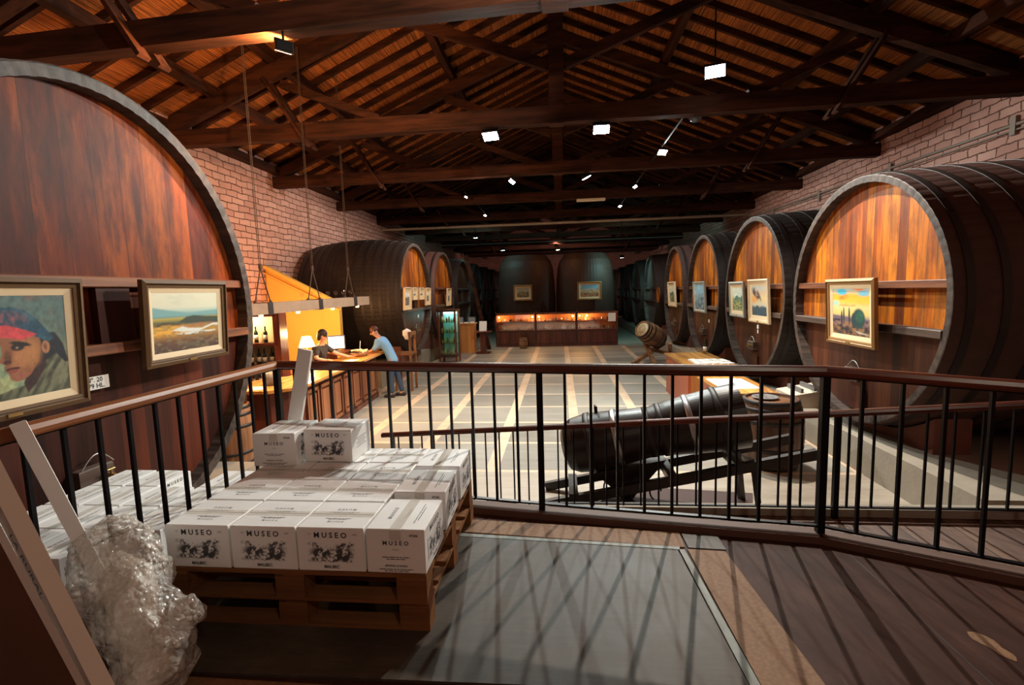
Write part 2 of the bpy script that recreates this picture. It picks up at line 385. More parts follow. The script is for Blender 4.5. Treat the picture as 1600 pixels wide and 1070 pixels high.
ORD = ['first', 'second', 'third', 'fourth', 'fifth', 'sixth', 'seventh', 'eighth', 'ninth']
_txt = {}
def text_mesh(s, size=1.0, bold=0.0):
    k = (s, size, bold)
    if k not in _txt:
        c = bpy.data.curves.new('lettering', 'FONT'); c.body = s; c.size = size; c.align_x = 'CENTER'; c.align_y = 'CENTER'; c.offset = bold; c.resolution_u = 2
        o = bpy.data.objects.new('lettering', c); COL.objects.link(o)
        bpy.context.view_layer.update()
        me = bpy.data.meshes.new_from_object(o.evaluated_get(bpy.context.evaluated_depsgraph_get()))
        bpy.data.objects.remove(o, do_unlink=True); _txt[k] = me
    return _txt[k]
def frame3(x, y, z, origin):
    m = Matrix((Vector(x), Vector(y), Vector(z))).transposed().to_4x4(); m.translation = Vector(origin); return m

# ------------------------------------------------------------------ painting by numbers: colours computed per vertex
def vnoise(u, v, seed):
    rs = np.random.RandomState(seed); G = rs.rand(64, 64)
    u0 = np.floor(u).astype(int); v0 = np.floor(v).astype(int); fu = u-u0; fv = v-v0
    fu = fu*fu*(3-2*fu); fv = fv*fv*(3-2*fv)
    g = lambda a, b: G[a % 64, b % 64]
    return (g(u0, v0)*(1-fu)+g(u0+1, v0)*fu)*(1-fv)+(g(u0, v0+1)*(1-fu)+g(u0+1, v0+1)*fu)*fv
def fbm(u, v, seed=1, su=5, sv=5, o=4):
    t = 0; a = .5
    for k in range(o): t = t+a*vnoise(u*su*2**k, v*sv*2**k, seed+k); a *= .5
    return np.clip((t/(1-.5**o)-.5)*1.9+.5, 0, 1)
def lay(c, m, col):
    m = np.clip(m, 0, 1)[..., None]; return c*(1-m)+np.array(col)*m
def ell(u, v, cu, cv, ru, rv, soft=.06, rot=0):
    du, dv = u-cu, v-cv; x = du*math.cos(rot)+dv*math.sin(rot); y = -du*math.sin(rot)+dv*math.cos(rot)
    return np.clip((1-np.sqrt((x/ru)**2+(y/rv)**2))/soft+.5, 0, 1)
def poly(u, v, pts, soft=.008):
    m = np.ones_like(u)*9; n = len(pts); ins = np.zeros_like(u, bool); dist = np.ones_like(u)*9
    for i in range(n):
        x0, y0 = pts[i]; x1, y1 = pts[(i+1) % n]
        c = ((y0 > v) != (y1 > v)) & (u < (x1-x0)*(v-y0)/((y1-y0) if abs(y1-y0) > 1e-9 else 1e-9)+x0); ins ^= c
        dx, dy = x1-x0, y1-y0; t = np.clip(((u-x0)*dx+(v-y0)*dy)/(dx*dx+dy*dy), 0, 1)
        dist = np.minimum(dist, np.hypot(u-x0-t*dx, v-y0-t*dy))
    return np.clip(np.where(ins, dist, -dist)/soft+.5, 0, 1)
def base(u, v, stops):
    ps = [p for p, _ in stops]; return np.stack([np.interp(v, ps, [c[k] for _, c in stops]) for k in range(3)], -1)

def p_portrait(u, v):      # head and shoulders of a person in a cap, looking left
    u = (u-.51)/.6+.15
    n1 = fbm(u, v, 3, 6, 6); n2 = fbm(u, v, 9, 22, 22)
    c = base(u, v, [(0, (.55, .60, .30)), (.35, (.40, .46, .22)), (.6, (.13, .20, .16)), (1, (.10, .17, .16))])
    c = lay(c, (n1-.55)*1.1, (.26, .10, .07)); c = lay(c, (.45-n1)*1.2, (.06, .16, .17)); c = lay(c, (u-.8)*3*(n2), (.05, .10, .16))
    hair = poly(u, v, [(.48, .62), (.80, .62), (.90, .50), (.97, .30), (.80, .28), (.62, .26), (.50, .20), (.40, .40)], .02); c = lay(c, hair, (.015, .02, .03))
    jacket = poly(u, v, [(-.35, 0), (-.1, .05), (.20, .10), (.36, .12), (.52, .22), (.66, .34), (.80, .40), (.93, .28), (1, .18), (1, 0)], .015)
    c = lay(c, jacket, (.12, .12, .075)); fold = fbm(u+v, v-u, 21, 3, 14)
    c = lay(c, jacket*(fold-.45)*1.6, (.30, .29, .18)); c = lay(c, jacket*(.5-fold)*1.6, (.03, .04, .03)); c = lay(c, jacket*(n2-.4)*.8, (.10, .11, .06))
    neck = poly(u, v, [(.42, .30), (.62, .40), (.66, .30), (.50, .12), (.38, .04), (.34, .14)], .02); c = lay(c, neck, (.05, .02, .02))
    face = poly(u, v, [(0.06, .62), (.58, .60), (.60, .50), (.55, .34), (.44, .22), (.34, .175), (.24, .17), (.18, .20), (.17, .25), (.12, .30), (.13, .34), (.06, .37), (.10, .44), (.10, .52)], .012)
    c = lay(c, face, (.36, .13, .055)); c = lay(c, ell(u, v, .42, .44, .15, .13, .9), (.62, .26, .09)); c = lay(c, face*ell(u, v, .30, .22, .10, .05, .9), (.45, .15, .09))
    c = lay(c, face*(n2-.45)*.9, (.20, .07, .035)); c = lay(c, face*ell(u, v, .30, .36, .10, .10, 1), (.50, .20, .08))
    c = lay(c, ell(u, v, .66, .475, .055, .065, .25), (.50, .22, .10)); c = lay(c, ell(u, v, .655, .475, .02, .035, .9), (.22, .07, .04))
    c = lay(c, ell(u, v, .30, .50, .085, .035, .4), (.03, .012, .012)); c = lay(c, ell(u, v, .29, .495, .02, .012, .4), (.35, .25, .2)); c = lay(c, ell(u, v, .34, .53, .13, .022, .4, -.15), (.02, .01, .01))
    c = lay(c, ell(u, v, .17, .41, .045, .07, .6), (.20, .07, .035)); c = lay(c, ell(u, v, .16, .365, .05, .02, .4), (.08, .02, .015))
    c = lay(c, ell(u, v, .22, .295, .09, .016, .4, .05), (.10, .015, .015)); c = lay(c, ell(u, v, .22, .272, .07, .018, .5), (.35, .09, .06))
    cap = poly(u, v, [(-.10, .70), (-.05, .80), (.12, .885), (.26, .89), (.42, .855), (.56, .77), (.68, .66), (.78, .56), (.70, .53), (.50, .60), (.35, .62), (-.05, .66)], .01)
    c = lay(c, cap, (.015, .075, .13)); c = lay(c, cap*(fbm(u, v, 31, 6, 14)-.5)*1.0, (.04, .17, .21)); c = lay(c, cap*ell(u, v, .2, .77, .22, .07, .8)*n2, (.30, .08, .10))
    c = lay(c, poly(u, v, [(-.22, .66), (-.05, .71), (.18, .72), (.40, .665), (.56, .61), (.36, .565), (.20, .595), (-.05, .62)], .01), (.75, .07, .085))
    return (c*.8)*(.75+.5*n2[..., None])
def p_marsh(u, v):
    n = fbm(u, v, 5, 4, 12); n2 = fbm(u, v, 12, 14, 26)
    c = base(u, v, [(0, (.06, .035, .03)), (.18, (.14, .06, .03)), (.30, (.42, .20, .03)), (.40, (.40, .25, .05)), (.50, (.10, .10, .04)), (.56, (.45, .34, .06)), (.60, (.10, .25, .26)), (.68, (.38, .52, .46)), (.75, (.66, .64, .48)), (1, (.72, .68, .50))])
    c = lay(c, (fbm(u, v, 8, 3, 6)-.5)*2*(v > .7), (.55, .55, .42))
    c = lay(c, poly(u, v, [(0, .60), (0, .76), (.25, .70), (.55, .64), (.8, .67), (1, .68), (1, .60)], .03), (.18, .36, .36))
    c = lay(c, poly(u, v, [(.35, .49), (.48, .58), (.60, .60), (.80, .57), (1, .56), (1, .44), (.7, .46), (.5, .46)], .02), (.04, .055, .035))
    c = lay(c, poly(u, v, [(0, .46), (.15, .50), (.35, .48), (.5, .45), (0, .43)], .02), (.03, .04, .02))
    c = lay(c, ell(u, v, .22, .36, .3, .08, 1)*n2*1.8, (.75, .36, .04)); c = lay(c, ell(u, v, .7, .42, .3, .04, .8)*n2, (.35, .12, .06))
    for p in ([(.26, .36), (.42, .42), (.5, .38), (.72, .36), (.9, .43), (1, .43), (1, .39), (.9, .40), (.66, .31), (.4, .33)], [(.3, .30), (.55, .31), (.95, .31), (.95, .29), (.5, .27)]): c = lay(c, poly(u, v, p, .02)*(.5+n), (.70, .70, .62))
    c = lay(c, (n2-.5)*2.5*(v < .3), (.20, .13, .06)); c = lay(c, ell(u, v, .5, .13, .5, .08, .8)*(n-.3), (.03, .05, .045))
    return c
def p_cypress(u, v):
    n = fbm(u, v, 15, 4, 7); n2 = fbm(u, v, 25, 12, 16)
    c = base(u, v, [(0, (.10, .05, .03)), (.3, (.13, .06, .04)), (.38, (.35, .28, .20)), (.46, (.75, .55, .16)), (.6, (.70, .60, .25)), (.72, (.85, .50, .05)), (.85, (.85, .42, .03)), (1, (.35, .50, .52))])
    c = lay(c, (n-.55)*2.2*(v > .62), (.75, .18, .02)); c = lay(c, ell(u, v, .27, .93, .14, .07, .6), (.06, .45, .60)); c = lay(c, ell(u, v, .85, .90, .15, .06, .6), (.18, .45, .55)); c = lay(c, ell(u, v, .08, .68, .12, .06, .8), (.40, .60, .45))
    c = lay(c, poly(u, v, [(0, .42), (.3, .40), (1, .36), (1, .2), (0, .2)], .03), (.16, .10, .13)); c = lay(c, (n2-.48)*3*(v < .3), (.28, .14, .06)); c = lay(c, (.42-n2)*4*(v < .34), (.02, .02, .03))
    for cu, h, ww in ((.26, .50, .025), (.32, .58, .02), (.47, .58, .022)): c = lay(c, ell(u, v, cu, h-.17, ww, .19, .3), (.02, .03, .035))
    c = lay(c, ell(u, v, .72, .37, .16, .21, .25), (.012, .05, .045)); c = lay(c, ell(u, v, .74, .42, .1, .1, .9)*n2, (.02, .13, .08)); c = lay(c, ell(u, v, .58, .34, .05, .14, .3), (.012, .04, .045))
    c = lay(c, poly(u, v, [(.6, .12), (.85, .08), (1, .04), (.7, .06)], .02), (.5, .42, .32))
    return c
def mk_land(sky, mid, low, peak, seed):
    def f(u, v):
        n = fbm(u, v, seed, 5, 6); n2 = fbm(u, v, seed+7, 14, 14)
        c = base(u, v, [(0, low), (.3, low), (.45, mid), (.65, sky), (1, sky)])
        c = lay(c, (n-.5)*3*(v > .5), tuple(min(1, q*1.3) for q in sky)); ridge = .48+.25*fbm(u, u*0, seed+2, 3, 1)
        c = lay(c, np.clip((ridge-v)/.03, 0, 1)*(v > .3), peak); c = lay(c, (n2-.5)*3*(v < .6), mid); c = lay(c, (.45-n2)*4*(v < .5), tuple(q*.3 for q in low))
        return c
    return f
p_green = mk_land((.55, .60, .50), (.45, .42, .12), (.20, .26, .12), (.06, .18, .14), 41)
def p_cliff(u, v):
    n = fbm(u, v, 51, 6, 8); c = base(u, v, [(0, (.04, .06, .08)), (.27, (.05, .08, .10)), (.34, (.55, .50, .40)), (.6, (.75, .55, .25)), (.8, (.60, .45, .30)), (1, (.45, .52, .50))])
    c = lay(c, ell(u, v, .35, .72, .32, .14, .7, -.6)*(n*2), (.10, .06, .07)); c = lay(c, (n-.45)*3*(v < .34), (.03, .08, .11)); c = lay(c, ell(u, v, .15, .55, .2, .12, .9), (.75, .35, .10)); return c
p_bluish = mk_land((.25, .42, .50), (.30, .40, .42), (.12, .22, .28), (.18, .30, .36), 61)
p_pale = mk_land((.62, .62, .48), (.40, .38, .14), (.14, .18, .12), (.05, .12, .12), 71)
p_vine = mk_land((.40, .42, .35), (.35, .26, .10), (.22, .15, .06), (.20, .16, .10), 81)
p_adobe = mk_land((.16, .32, .42), (.40, .20, .09), (.30, .14, .06), (.55, .45, .30), 91)
p_sketch = mk_land((.60, .60, .56), (.30, .30, .28), (.10, .10, .10), (.08, .09, .10), 101)
def p_engraving(u, v):
    """dark hatched farmyard engraving on white carton"""
    n = fbm(u, v, 111, 9, 5); h = fbm(u, v, 121, 30, 12)
    c = np.ones(u.shape+(3,))*.86
    ink = ell(u, v, .28, .42, .20, .30, .8)+ell(u, v, .76, .42, .20, .34, .8)+ell(u, v, .5, .12, .5, .10, .9)+ell(u, v, .2, .80, .16, .09, .8, -.4)+ell(u, v, .82, .82, .20, .10, .8, .4)+.5*ell(u, v, .5, .4, .3, .25, .9)
    c = lay(c, np.clip(ink, 0, 1)*np.clip((n*.6+h*.6-.42)*4.5, 0, 1), (.06, .06, .065)); return c

def color_grid(name, w, h, nu, nv, fn, origin, U, V, mat='canvas', parent=None, **kw):
    """coloured rectangular grid mesh; returns mesh object"""
    us = np.linspace(0, 1, nu); vs = np.linspace(0, 1, nv); u, v = np.meshgrid(us, vs, indexing='ij')
    c = np.clip(fn(u, v), 0, 1).reshape(-1, 3)
    O = np.array(origin); P = O+(u.reshape(-1, 1)-.5)*w*np.array(U)+(v.reshape(-1, 1)-.5)*h*np.array(V)
    idx = np.arange(nu*nv).reshape(nu, nv)
    f = np.stack([idx[:-1, :-1], idx[1:, :-1], idx[1:, 1:], idx[:-1, 1:]], -1).reshape(-1, 4)
    me = bpy.data.meshes.new(name); me.from_pydata(P.tolist(), [], f.tolist()); me.materials.append(M[mat])
    a = me.color_attributes.new('Col', 'FLOAT_COLOR', 'POINT'); a.data.foreach_set('color', np.concatenate([c, np.ones((len(c), 1))], 1).astype('f').ravel())
    o = bpy.data.objects.new(name, me); COL.objects.link(o)
    if parent: o.parent = parent
    return tag(o, **kw)

def picture(label, x, y, z, w, h, rz, fn, frame='gold_frame', fw=.075, liner=.06, res=60, tilt=3, group='framed paintings on the vats', name='framed_painting', plate=True):
    """facing local +X, centre at x,y,z"""
    t = thing(name, label, 'painting', (x, y, z), group=group, rot=Euler((0, R(tilt), rz)).to_quaternion().to_euler())
    hw_, hh = w/2, h/2
    def ring(o0, o1, xa, xb, b):     # picture-frame ring between half sizes shrunk by o0..o1, heights xa (outer) xb (inner)
        P = []
        for o, xx in ((o0, 0), (o0, xa), (o1, xb), (o1, 0)):
            P += [(xx, -hw_+o, -hh+o), (xx, hw_-o, -hh+o), (xx, hw_-o, hh-o), (xx, -hw_+o, hh-o)]
        F = []
        for k in range(4):
            k2 = (k+1) % 4
            for j in range(4): F.append((k*4+j, k*4+(j+1) % 4, k2*4+(j+1) % 4, k2*4+j))
        b.add(P, F)
    b = MB(); ring(0, fw*.45, .045, .060, b); ring(fw*.45, fw*.7, .048, .034, b); ring(fw*.7, fw, .046, .040, b); b.build('frame', frame, t)
    b = MB(); ring(fw, fw+liner, .030, .018, b); b.build('liner', 'cream', t)
    e = fw+liner; r = h/w
    color_grid('canvas', w-2*e+.004, h-2*e+.004, res, max(8, int(res*r)), fn, (.0165, 0, 0), (0, 1, 0), (0, 0, 1), parent=t)
    b = MB(); b.box(0, .012, -hw_+.01, hw_-.01, -hh+.01, hh-.01); b.build('backing_board', 'kraft_dark', t)
    if plate: b = MB(); b.box(.05, .062, -.045, .045, -hh+fw*.25, -hh+fw*.25+.022); b.build('name_plate', 'brass', t)
    return t

# ------------------------------------------------------------------ the setting
b = MB(); b.box(-HW, HW, YB, YF, FL-.1, FL); b.build('floor', 'floor', kind='structure', label='pale slab floor of the hall with pinkish strips')
def roof_z(x): return EAVE+SL*(HW-abs(x))
b = MB(); b.box(-HW-.3, -HW, YB, YF, FL-.1, EAVE+.35); b.build('wall_left', 'brickY', kind='structure', label='whitewashed pinkish brick wall on the left')
b = MB(); b.box(HW, HW+.3, YB, YF, FL-.1, EAVE+.35); b.build('wall_right', 'brickY', kind='structure', label='pinkish brick wall on the right')
gab = [(-HW-.3, FL-.1), (HW+.3, FL-.1), (HW+.3, EAVE+.3), (0, EAVE+SL*HW+.35), (-HW-.3, EAVE+.3)]
b = MB(); b.prism(gab, YF, YF+.3, 1); b.build('wall_back', 'brickX', kind='structure', label='far end wall of pinkish brick')
b = MB(); b.prism(gab, YB-.3, YB, 1); b.build('wall_front', 'brickX', kind='structure', label='brick end wall behind the deck')
RR = .12   # rafter depth
for nm, sg in (('ceiling_left', -1), ('ceiling_right', 1)):
    x0, x1 = sg*(HW+.3), 0
    z0, z1 = roof_z(HW)-SL*.3+.30, roof_z(0)+.30
    b = MB(); b.prism([(x0, z0), (x1, z1), (x1, z1+.1), (x0, z0+.1)], YB-.3, YF+.3, 1)
    ce = b.build(nm, 'cane', kind='structure', label='cane matting ceiling, %s slope' % ('left' if sg < 0 else 'right'))
    k = 0; yy = 4.2
    while yy < 40.8 and k < 62:
        b = MB(); b.bar((0, yy, roof_z(0)+.30-RR/2-.01), (sg*HW, yy, roof_z(HW)+.30-RR/2-.01), .07, RR)
        b.build('rafter', 'beam', ce); yy += .61; k += 1
    for px in (2.6, 5.1, 6.3):
        b = MB(); b.box(sg*px-.08, sg*px+.08, YB, YF, roof_z(px)+.30-RR/math.cos(.4)-.20, roof_z(px)+.30-RR/math.cos(.4)-.02)
        b.build('purlin', 'beam_y', ce)
    b = MB(); b.box(sg*(HW-.0) - (.22 if sg > 0 else 0), sg*HW+(.22 if sg < 0 else 0), YB, YF, EAVE-.02, EAVE+.14); b.build('wall_plate', 'beam_y', ce)
b = MB(); b.box(-.1, .1, YB, YF, roof_z(0)-.12, roof_z(0)+.10); b.build('ridge_beam', 'beam_y', bpy.data.objects['ceiling_left'])

# roof trusses
TR = [5.2+3.65*i for i in range(10)]
ordn = ['nearest', 'second', 'third', 'fourth', 'fifth', 'sixth', 'seventh', 'eighth', 'ninth', 'tenth']
TZ0, TZ1 = 2.88, 3.16
for i, ty in enumerate(TR):
    lab = 'dark timber roof truss across the hall, %s' % ('nearest of the row' if i == 0 else ordn[i]+' from the camera')
    t = thing('roof_truss', lab, 'roof truss', (0, ty-(.06 if i == 0 else 0), -.07 if i == 0 else 0), -.045 if i == 0 else 0, group='timber roof trusses')
    tm = 'beam_pale' if i == 0 else 'beam'
    MB().box(-HW, HW, -.10, .10, TZ0, TZ1).build('tie_beam', 'beam_tie' if False else 'beam', t)
    MB().box(-.13, .13, -.11, .11, TZ1-.3, roof_z(0)-.10).build('king_post', 'beam', t)
    for sg in (-1, 1):
        MB().bar((sg*(HW-.1), 0, TZ1+.06), (0, 0, roof_z(0)-.34), .16, .24).build('principal_rafter', 'beam', t)
        MB().bar((sg*.13, 0, 3.85), (sg*2.75, 0, roof_z(2.75)-.42), .12, .17).build('strut', 'beam', t)
        for yy in (-.135, .135):
            MB().bar((sg*5.25, yy, roof_z(5.25)-.25), (sg*4.50, yy, TZ0-.14), .05, .15, up=(0, 1, 0)).build('clamp_board', 'beam', t)
        MB().bar((sg*5.0, 0, roof_z(5.0)-.42), (sg*3.2, 0, TZ1), .10, .14).build('brace', 'beam', t)

b = MB(); b.prism([(-3.90, 14.55), (-3.33, 14.75), (-3.30, 14.62), (-3.80, 14.40)], 0, .01, 2)
for i_, p_ in enumerate(b.v): b.v[i_] = (p_[0], p_[1], roof_z(p_[0])+.27+p_[2])
b.build('roof_gap', emit('daylight_gap', (1, .93, .85), 2.5), label='small bright gap in the cane ceiling, left of the ridge', cat='roof gap')
# conduits, pipe batten and fittings under the roof
for sx, y0, y1, lab in ((2.25, 9.0, 18.2, 'thin metal conduit running deep under the roof at right, carrying floodlights'), (-2.8, 14.8, 20.0, 'thin metal conduit running deep under the roof at left, carrying small lamps')):
    b = MB(); b.tube([(sx, y0, 3.02), (sx, y1, 3.02)], .022, 6)
    b.build('lighting_conduit', bpy.data.materials.get('dark_conduit') or plain('dark_conduit', (.02, .016, .014), .9, spec=.05), label=lab, cat='conduit')
for yy, zz, lab in ((20.3, 2.74, 'pale horizontal pipe hung across the hall, lower and thicker one'), (20.2, 3.0, 'thin pipe across the hall just above the thick pipe'), (21.8, 2.9, 'thin pipe across the hall carrying the teal lamps'), (30.5, 3.0, 'thin pipe across the far end of the hall, behind the upright vats')):
    b = MB(); b.tube([(-7.44, yy, zz), (7.44, yy, zz)], .05 if zz < 2.9 else .025, 8); b.build('hanging_pipe', bpy.data.materials.get('painted_pipe') or plain('painted_pipe', (.45, .36, .28), .4), label=lab, cat='pipe')
b = MB(); b.box(-.45, .45, -.06, .06, -.09, 0, 0, bev=.015); b.build('batten_light', plain('old_cream_enamel', (.70, .62, .45), .5), loc=(1.03, 16.0, 2.87), label='unlit cream batten light fixture under the fourth tie beam', cat='light fixture')
b = MB(); b.lathe([(0, -.11), (.06, -.10), (.10, -.05), (.11, 0), (.11, .05), (0, .06)], 16); b.build('dome_camera', plain('smoked_dome', (.05, .06, .08), .1), loc=(2.38, 9.0, 2.92), label='dark dome security camera at the near end of the right conduit', cat='camera')
# wall conduit on the right
b = MB(); b.tube([(7.42, 5.5, 2.42), (7.42, 12, 2.50), (7.42, 24, 2.62), (7.42, 40, 2.7)], .028, 6); b.tube([(7.42, 5.5, 2.34), (7.42, 24, 2.54), (7.42, 40, 2.62)], .018, 6)
for k in range(12): b.box(7.39, 7.45, 6+k*3-.05, 6+k*3+.05, 2.3, 2.6)
b.build('wall_conduit', plain('grimy_pipe', (.28, .22, .18), .6), label='grimy electrical conduits clipped along the right brick wall', cat='conduit')

# floodlights
lens_m = {}
def floodlight(nm, p, tgt, c, pw, ang, r, lab):
    d = (Vector(tgt)-Vector(p)).normalized()
    q = d.to_track_quat('-Z', 'Y')
    t = thing(nm, lab, 'floodlight', p, group='floodlights hung under the roof', rot=q.to_euler())
    b = MB(); b.box(-r*1.35, r*1.35, -r*.85, r*.85, .012, r*.9, bev=.01); b.build('housing', 'black', t)
    if c not in lens_m: lens_m[c] = emit('lamp_lens_%d' % len(lens_m), tuple(min(1, q_*.9+.25) for q_ in c), 60)
    b = MB(); b.box(-r*1.2, r*1.2, -r*.7, r*.7, .0, .011); b.build('lens', lens_m[c], t)
    up = 2.9 if p[1] == 21.8 else roof_z(p[0])-.05 if (p[2] > 3.1 or p[1] < 5) else 3.02
    qi = q.inverted(); a = qi @ Vector((0, 0, 0.02)); e = qi @ Vector((0, 0, max(.12, up-p[2])))
    b = MB(); b.tube([a+Vector((0, 0, r*.4)), e+Vector((0, 0, r*.4))], .012, 6); b.build('bracket', 'black', t)
    l = bpy.data.lights.new('lamp_light', 'SPOT'); l.energy = pw; l.color = c; l.spot_size = R(ang); l.spot_blend = .35; l.shadow_soft_size = .035
    o = bpy.data.objects.new('lamp_light', l); COL.objects.link(o); o.parent = t; o.location = (0, 0, -.02)
for a in FLOODS: floodlight(*a)
for p, tg, c, pw, ang, lab in REAR: floodlight('floodlight', p, tg, c, pw, ang, .09, lab)

# ------------------------------------------------------------------ deck
RL = [(-2.25, -1.2), (-2.22, 3.55), (-.15, 3.22), (1.54, 2.97), (2.35, 2.58), (4.4, 1.5)]
dk = [(-2.36, YB), (-2.36, 3.62), (-.15, 3.29), (1.56, 3.05), (2.40, 2.66), (4.5, 1.6), (HW, 1.6), (HW, YB)]
b = MB(); b.prism(dk, FL, DK, 2); b.build('floor_deck', 'deck', kind='structure', label='raised plywood deck behind the railing')
def flat(name, pts, z0, z1, m, lab, cat): 
    b = MB(); b.prism(pts, z0, z1, 2); return b.build(name, m, label=lab, cat=cat)
flat('floor_panel', [(-1.9, 2.98), (.66, 2.78), (.70, 1.76), (-1.7, 1.72)], DK, DK+.012, 'plate', 'large worn grey floor panel laid on the deck', 'floor panel')
flat('panel_strip', [(-2.0, 3.03), (.68, 2.815), (.67, 2.785), (-2.0, 2.985)], DK, DK+.014, 'plate_edge', 'pale worn metal strip along the back of the grey floor panel', 'metal strip')
flat('panel_strip', [(.67, 2.785), (.70, 2.79), (.745, 1.70), (.705, 1.70)], DK, DK+.0145, 'plate_edge', 'pale worn strip along the right side of the grey floor panel', 'metal strip')
flat('chipboard_strip', [(-1.2, 3.17), (.72, 3.0), (.71, 2.82), (-1.2, 3.0)], DK, DK+.010, 'osb', 'chipboard strip between the grey floor panel and the railing', 'board')
flat('chipboard_strip', [(.72, 2.80), (.93, 2.785), (1.02, 1.3), (.76, 1.3)], DK, DK+.010, 'osb', 'chipboard strip running forward right of the grey floor panel', 'board')
flat('patch_plate', [(.73, 2.985), (.94, 2.965), (.94, 2.80), (.73, 2.815)], DK, DK+.011, 'plate', 'small grey square patch at the corner of the chipboard strips', 'floor panel')
flat('chipboard_strip', [(-1.9, 1.70), (.70, 1.69), (.74, 1.0), (-1.9, 1.0)], DK, DK+.010, 'osb', 'chipboard board in front of the grey floor panel', 'board')
# deck board joints and wear
b = MB()
for xx in (1.62, 2.42, 3.2): b.box(xx-.002, xx+.002, 0, 2.9-max(0, (xx-1.5)*.47), DK+.0005, DK+.0012)
b.build('trim_1', 'ink', kind='structure', label='joints between the deck boards')
for (cx, cy, rx, ry, k) in ((1.79, 2.10, .035, .085, 0), (1.96, 1.83, .022, .05, 1)):
    b = MB(); pts = [(cx+rx*(1+.25*math.sin(5*a+k))*math.cos(a)-.25*ry*math.sin(a), cy+ry*(1+.15*math.sin(3*a))*math.sin(a)) for a in [2*PI*j/24 for j in range(24)]]
    b.prism(pts, DK, DK+.002, 2); b.build('worn_patch', 'osb', label='%s pale worn patch in the deck boards at lower right' % ('larger' if k == 0 else 'smaller'), cat='worn patch')
# kerb
for k in range(1, 5):
    a, c = Vector((*RL[k], 0)), Vector((*RL[k+1], 0)) if k+1 < len(RL) else None
    if c is None: break
    b = MB(); b.bar((a.x, a.y-.01, DK+.02), (c.x, c.y-.01, DK+.02), .12, .05)
    b.build('trim_%d' % (k+1), (bpy.data.materials.get('kerb_paint') or plain('kerb_paint', (.11, .052, .034), .7)), kind='structure', label='low timber kerb under the deck railing')

# ramp beyond the railing
RA, RB = Vector((-1.95, 5.1, -2.42)), Vector((4.2, 3.13, -1.49))
b = MB()
i0, i1 = Vector((-2.1, 3.66, -2.42)), Vector((4.5, 1.75, -1.49))
vs = [RA, RB+Vector((.0, .12, 0)), i1, i0]; vs = [Vector(p) for p in vs]; vs[0] = vs[0]+Vector((0, .12, 0))
b.add([*vs, *[Vector((p.x, p.y, FL)) for p in vs]], [(0, 1, 2, 3), (7, 6, 5, 4), (0, 4, 5, 1), (1, 5, 6, 2), (2, 6, 7, 3), (3, 7, 4, 0)])
b.build('floor_ramp', wood('ramp_boards', (.17, .095, .062), (.09, .045, .032), axis=1, plank=.30, across=0, rough=.6, seam=.02), kind='structure', label='plank ramp going down behind the railing')
b = MB(); b.bar(RA+Vector((0, .06, .03)), RB+Vector((0, .06, .03)), .10, .06); b.build('trim_7', 'concrete', kind='structure', label='pale kerb along the ramp')

def handrail(b, p0, p1, r=.036, ext=0.0):
    p0 = Vector(p0); p1 = Vector(p1); d = (p1-p0).normalized(); sd = d.cross(Vector((0, 0, 1))).normalized(); u = sd.cross(d)
    prof = [(-.036, -.018), (-.030, -.028), (.030, -.028), (.036, -.018), (.038, .0), (.030, .020), (.012, .029), (-.012, .029), (-.030, .020), (-.038, 0)]
    n = len(prof); vs = []
    for p in (p0-d*ext, p1+d*ext): vs += [p+sd*(a*r/.036)+u*(c*r/.036) for a, c in prof]
    fs = [tuple(range(n))[::-1], tuple(range(n, 2*n))]+[(i, (i+1) % n, n+(i+1) % n, n+i) for i in range(n)]
    b.add(vs, fs)
RH = 1.035
rail = thing('railing', 'black iron deck railing with varnished wooden handrail, along the deck edge', 'railing', (0, 0, 0))
for k in range(5):
    a, c = RL[k], RL[k+1]
    dz = [0, 0, 0, 0, -.03, -.03]
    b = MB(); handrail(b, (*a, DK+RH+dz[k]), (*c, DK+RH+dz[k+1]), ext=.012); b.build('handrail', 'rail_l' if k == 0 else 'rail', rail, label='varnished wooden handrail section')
    b = MB(); b.bar((*a, DK+.085), (*c, DK+.085), .03, .012); b.build('bottom_bar', 'black', rail)
    b = MB(); b.bar((*a, DK+RH-.032+dz[k]), (*c, DK+RH-.032+dz[k+1]), .03, .012); b.build('top_bar', 'black', rail)
    L = (Vector(c)-Vector(a)).length; n = max(2, round(L/.165))
    for j in range(n):
        if k > 0 and j == 0: continue
        p = Vector(a).lerp(Vector(c), j/n)
        b = MB(); b.box(-.009, .009, -.009, .009, .085, RH-.03+dz[k+1]*j/n); b.build('baluster', 'black', rail, loc=(p.x, p.y, DK))
for p in (RL[1], RL[2], RL[3], (-2.25, .2)):
    b = MB(); b.box(-.021, .021, -.021, .021, .012, RH-.03); b.box(-.05, .05, -.05, .05, 0, .012); b.build('post', 'black', rail, loc=(p[0], p[1], DK))

r2 = thing('ramp_railing', 'lower iron railing with wooden handrail along the ramp, behind the deck railing', 'railing', (0, 0, 0))
b = MB(); handrail(b, RA+Vector((0, 0, .87)), RB+Vector((0, 0, .80)), .030, .06); b.build('handrail', 'rail', r2)
b = MB(); b.bar(RA+Vector((0, 0, .11)), RB+Vector((0, 0, .07)), .025, .012); b.build('bottom_bar', 'black', r2)
L = (RB-RA).length; n = int(L/.155)
for j in range(1, n):
    p = RA.lerp(RB, j/n); b = MB(); b.box(-.007, .007, -.007, .007, .08, .84-.05*j/n); b.build('baluster', 'black', r2, loc=p)
for j in (0.012, .36, .655, .845):
    p = RA.lerp(RB, j); b = MB(); b.box(-.019, .019, -.019, .019, -.02, .84-.05*j); b.build('post', 'black', r2, loc=p)

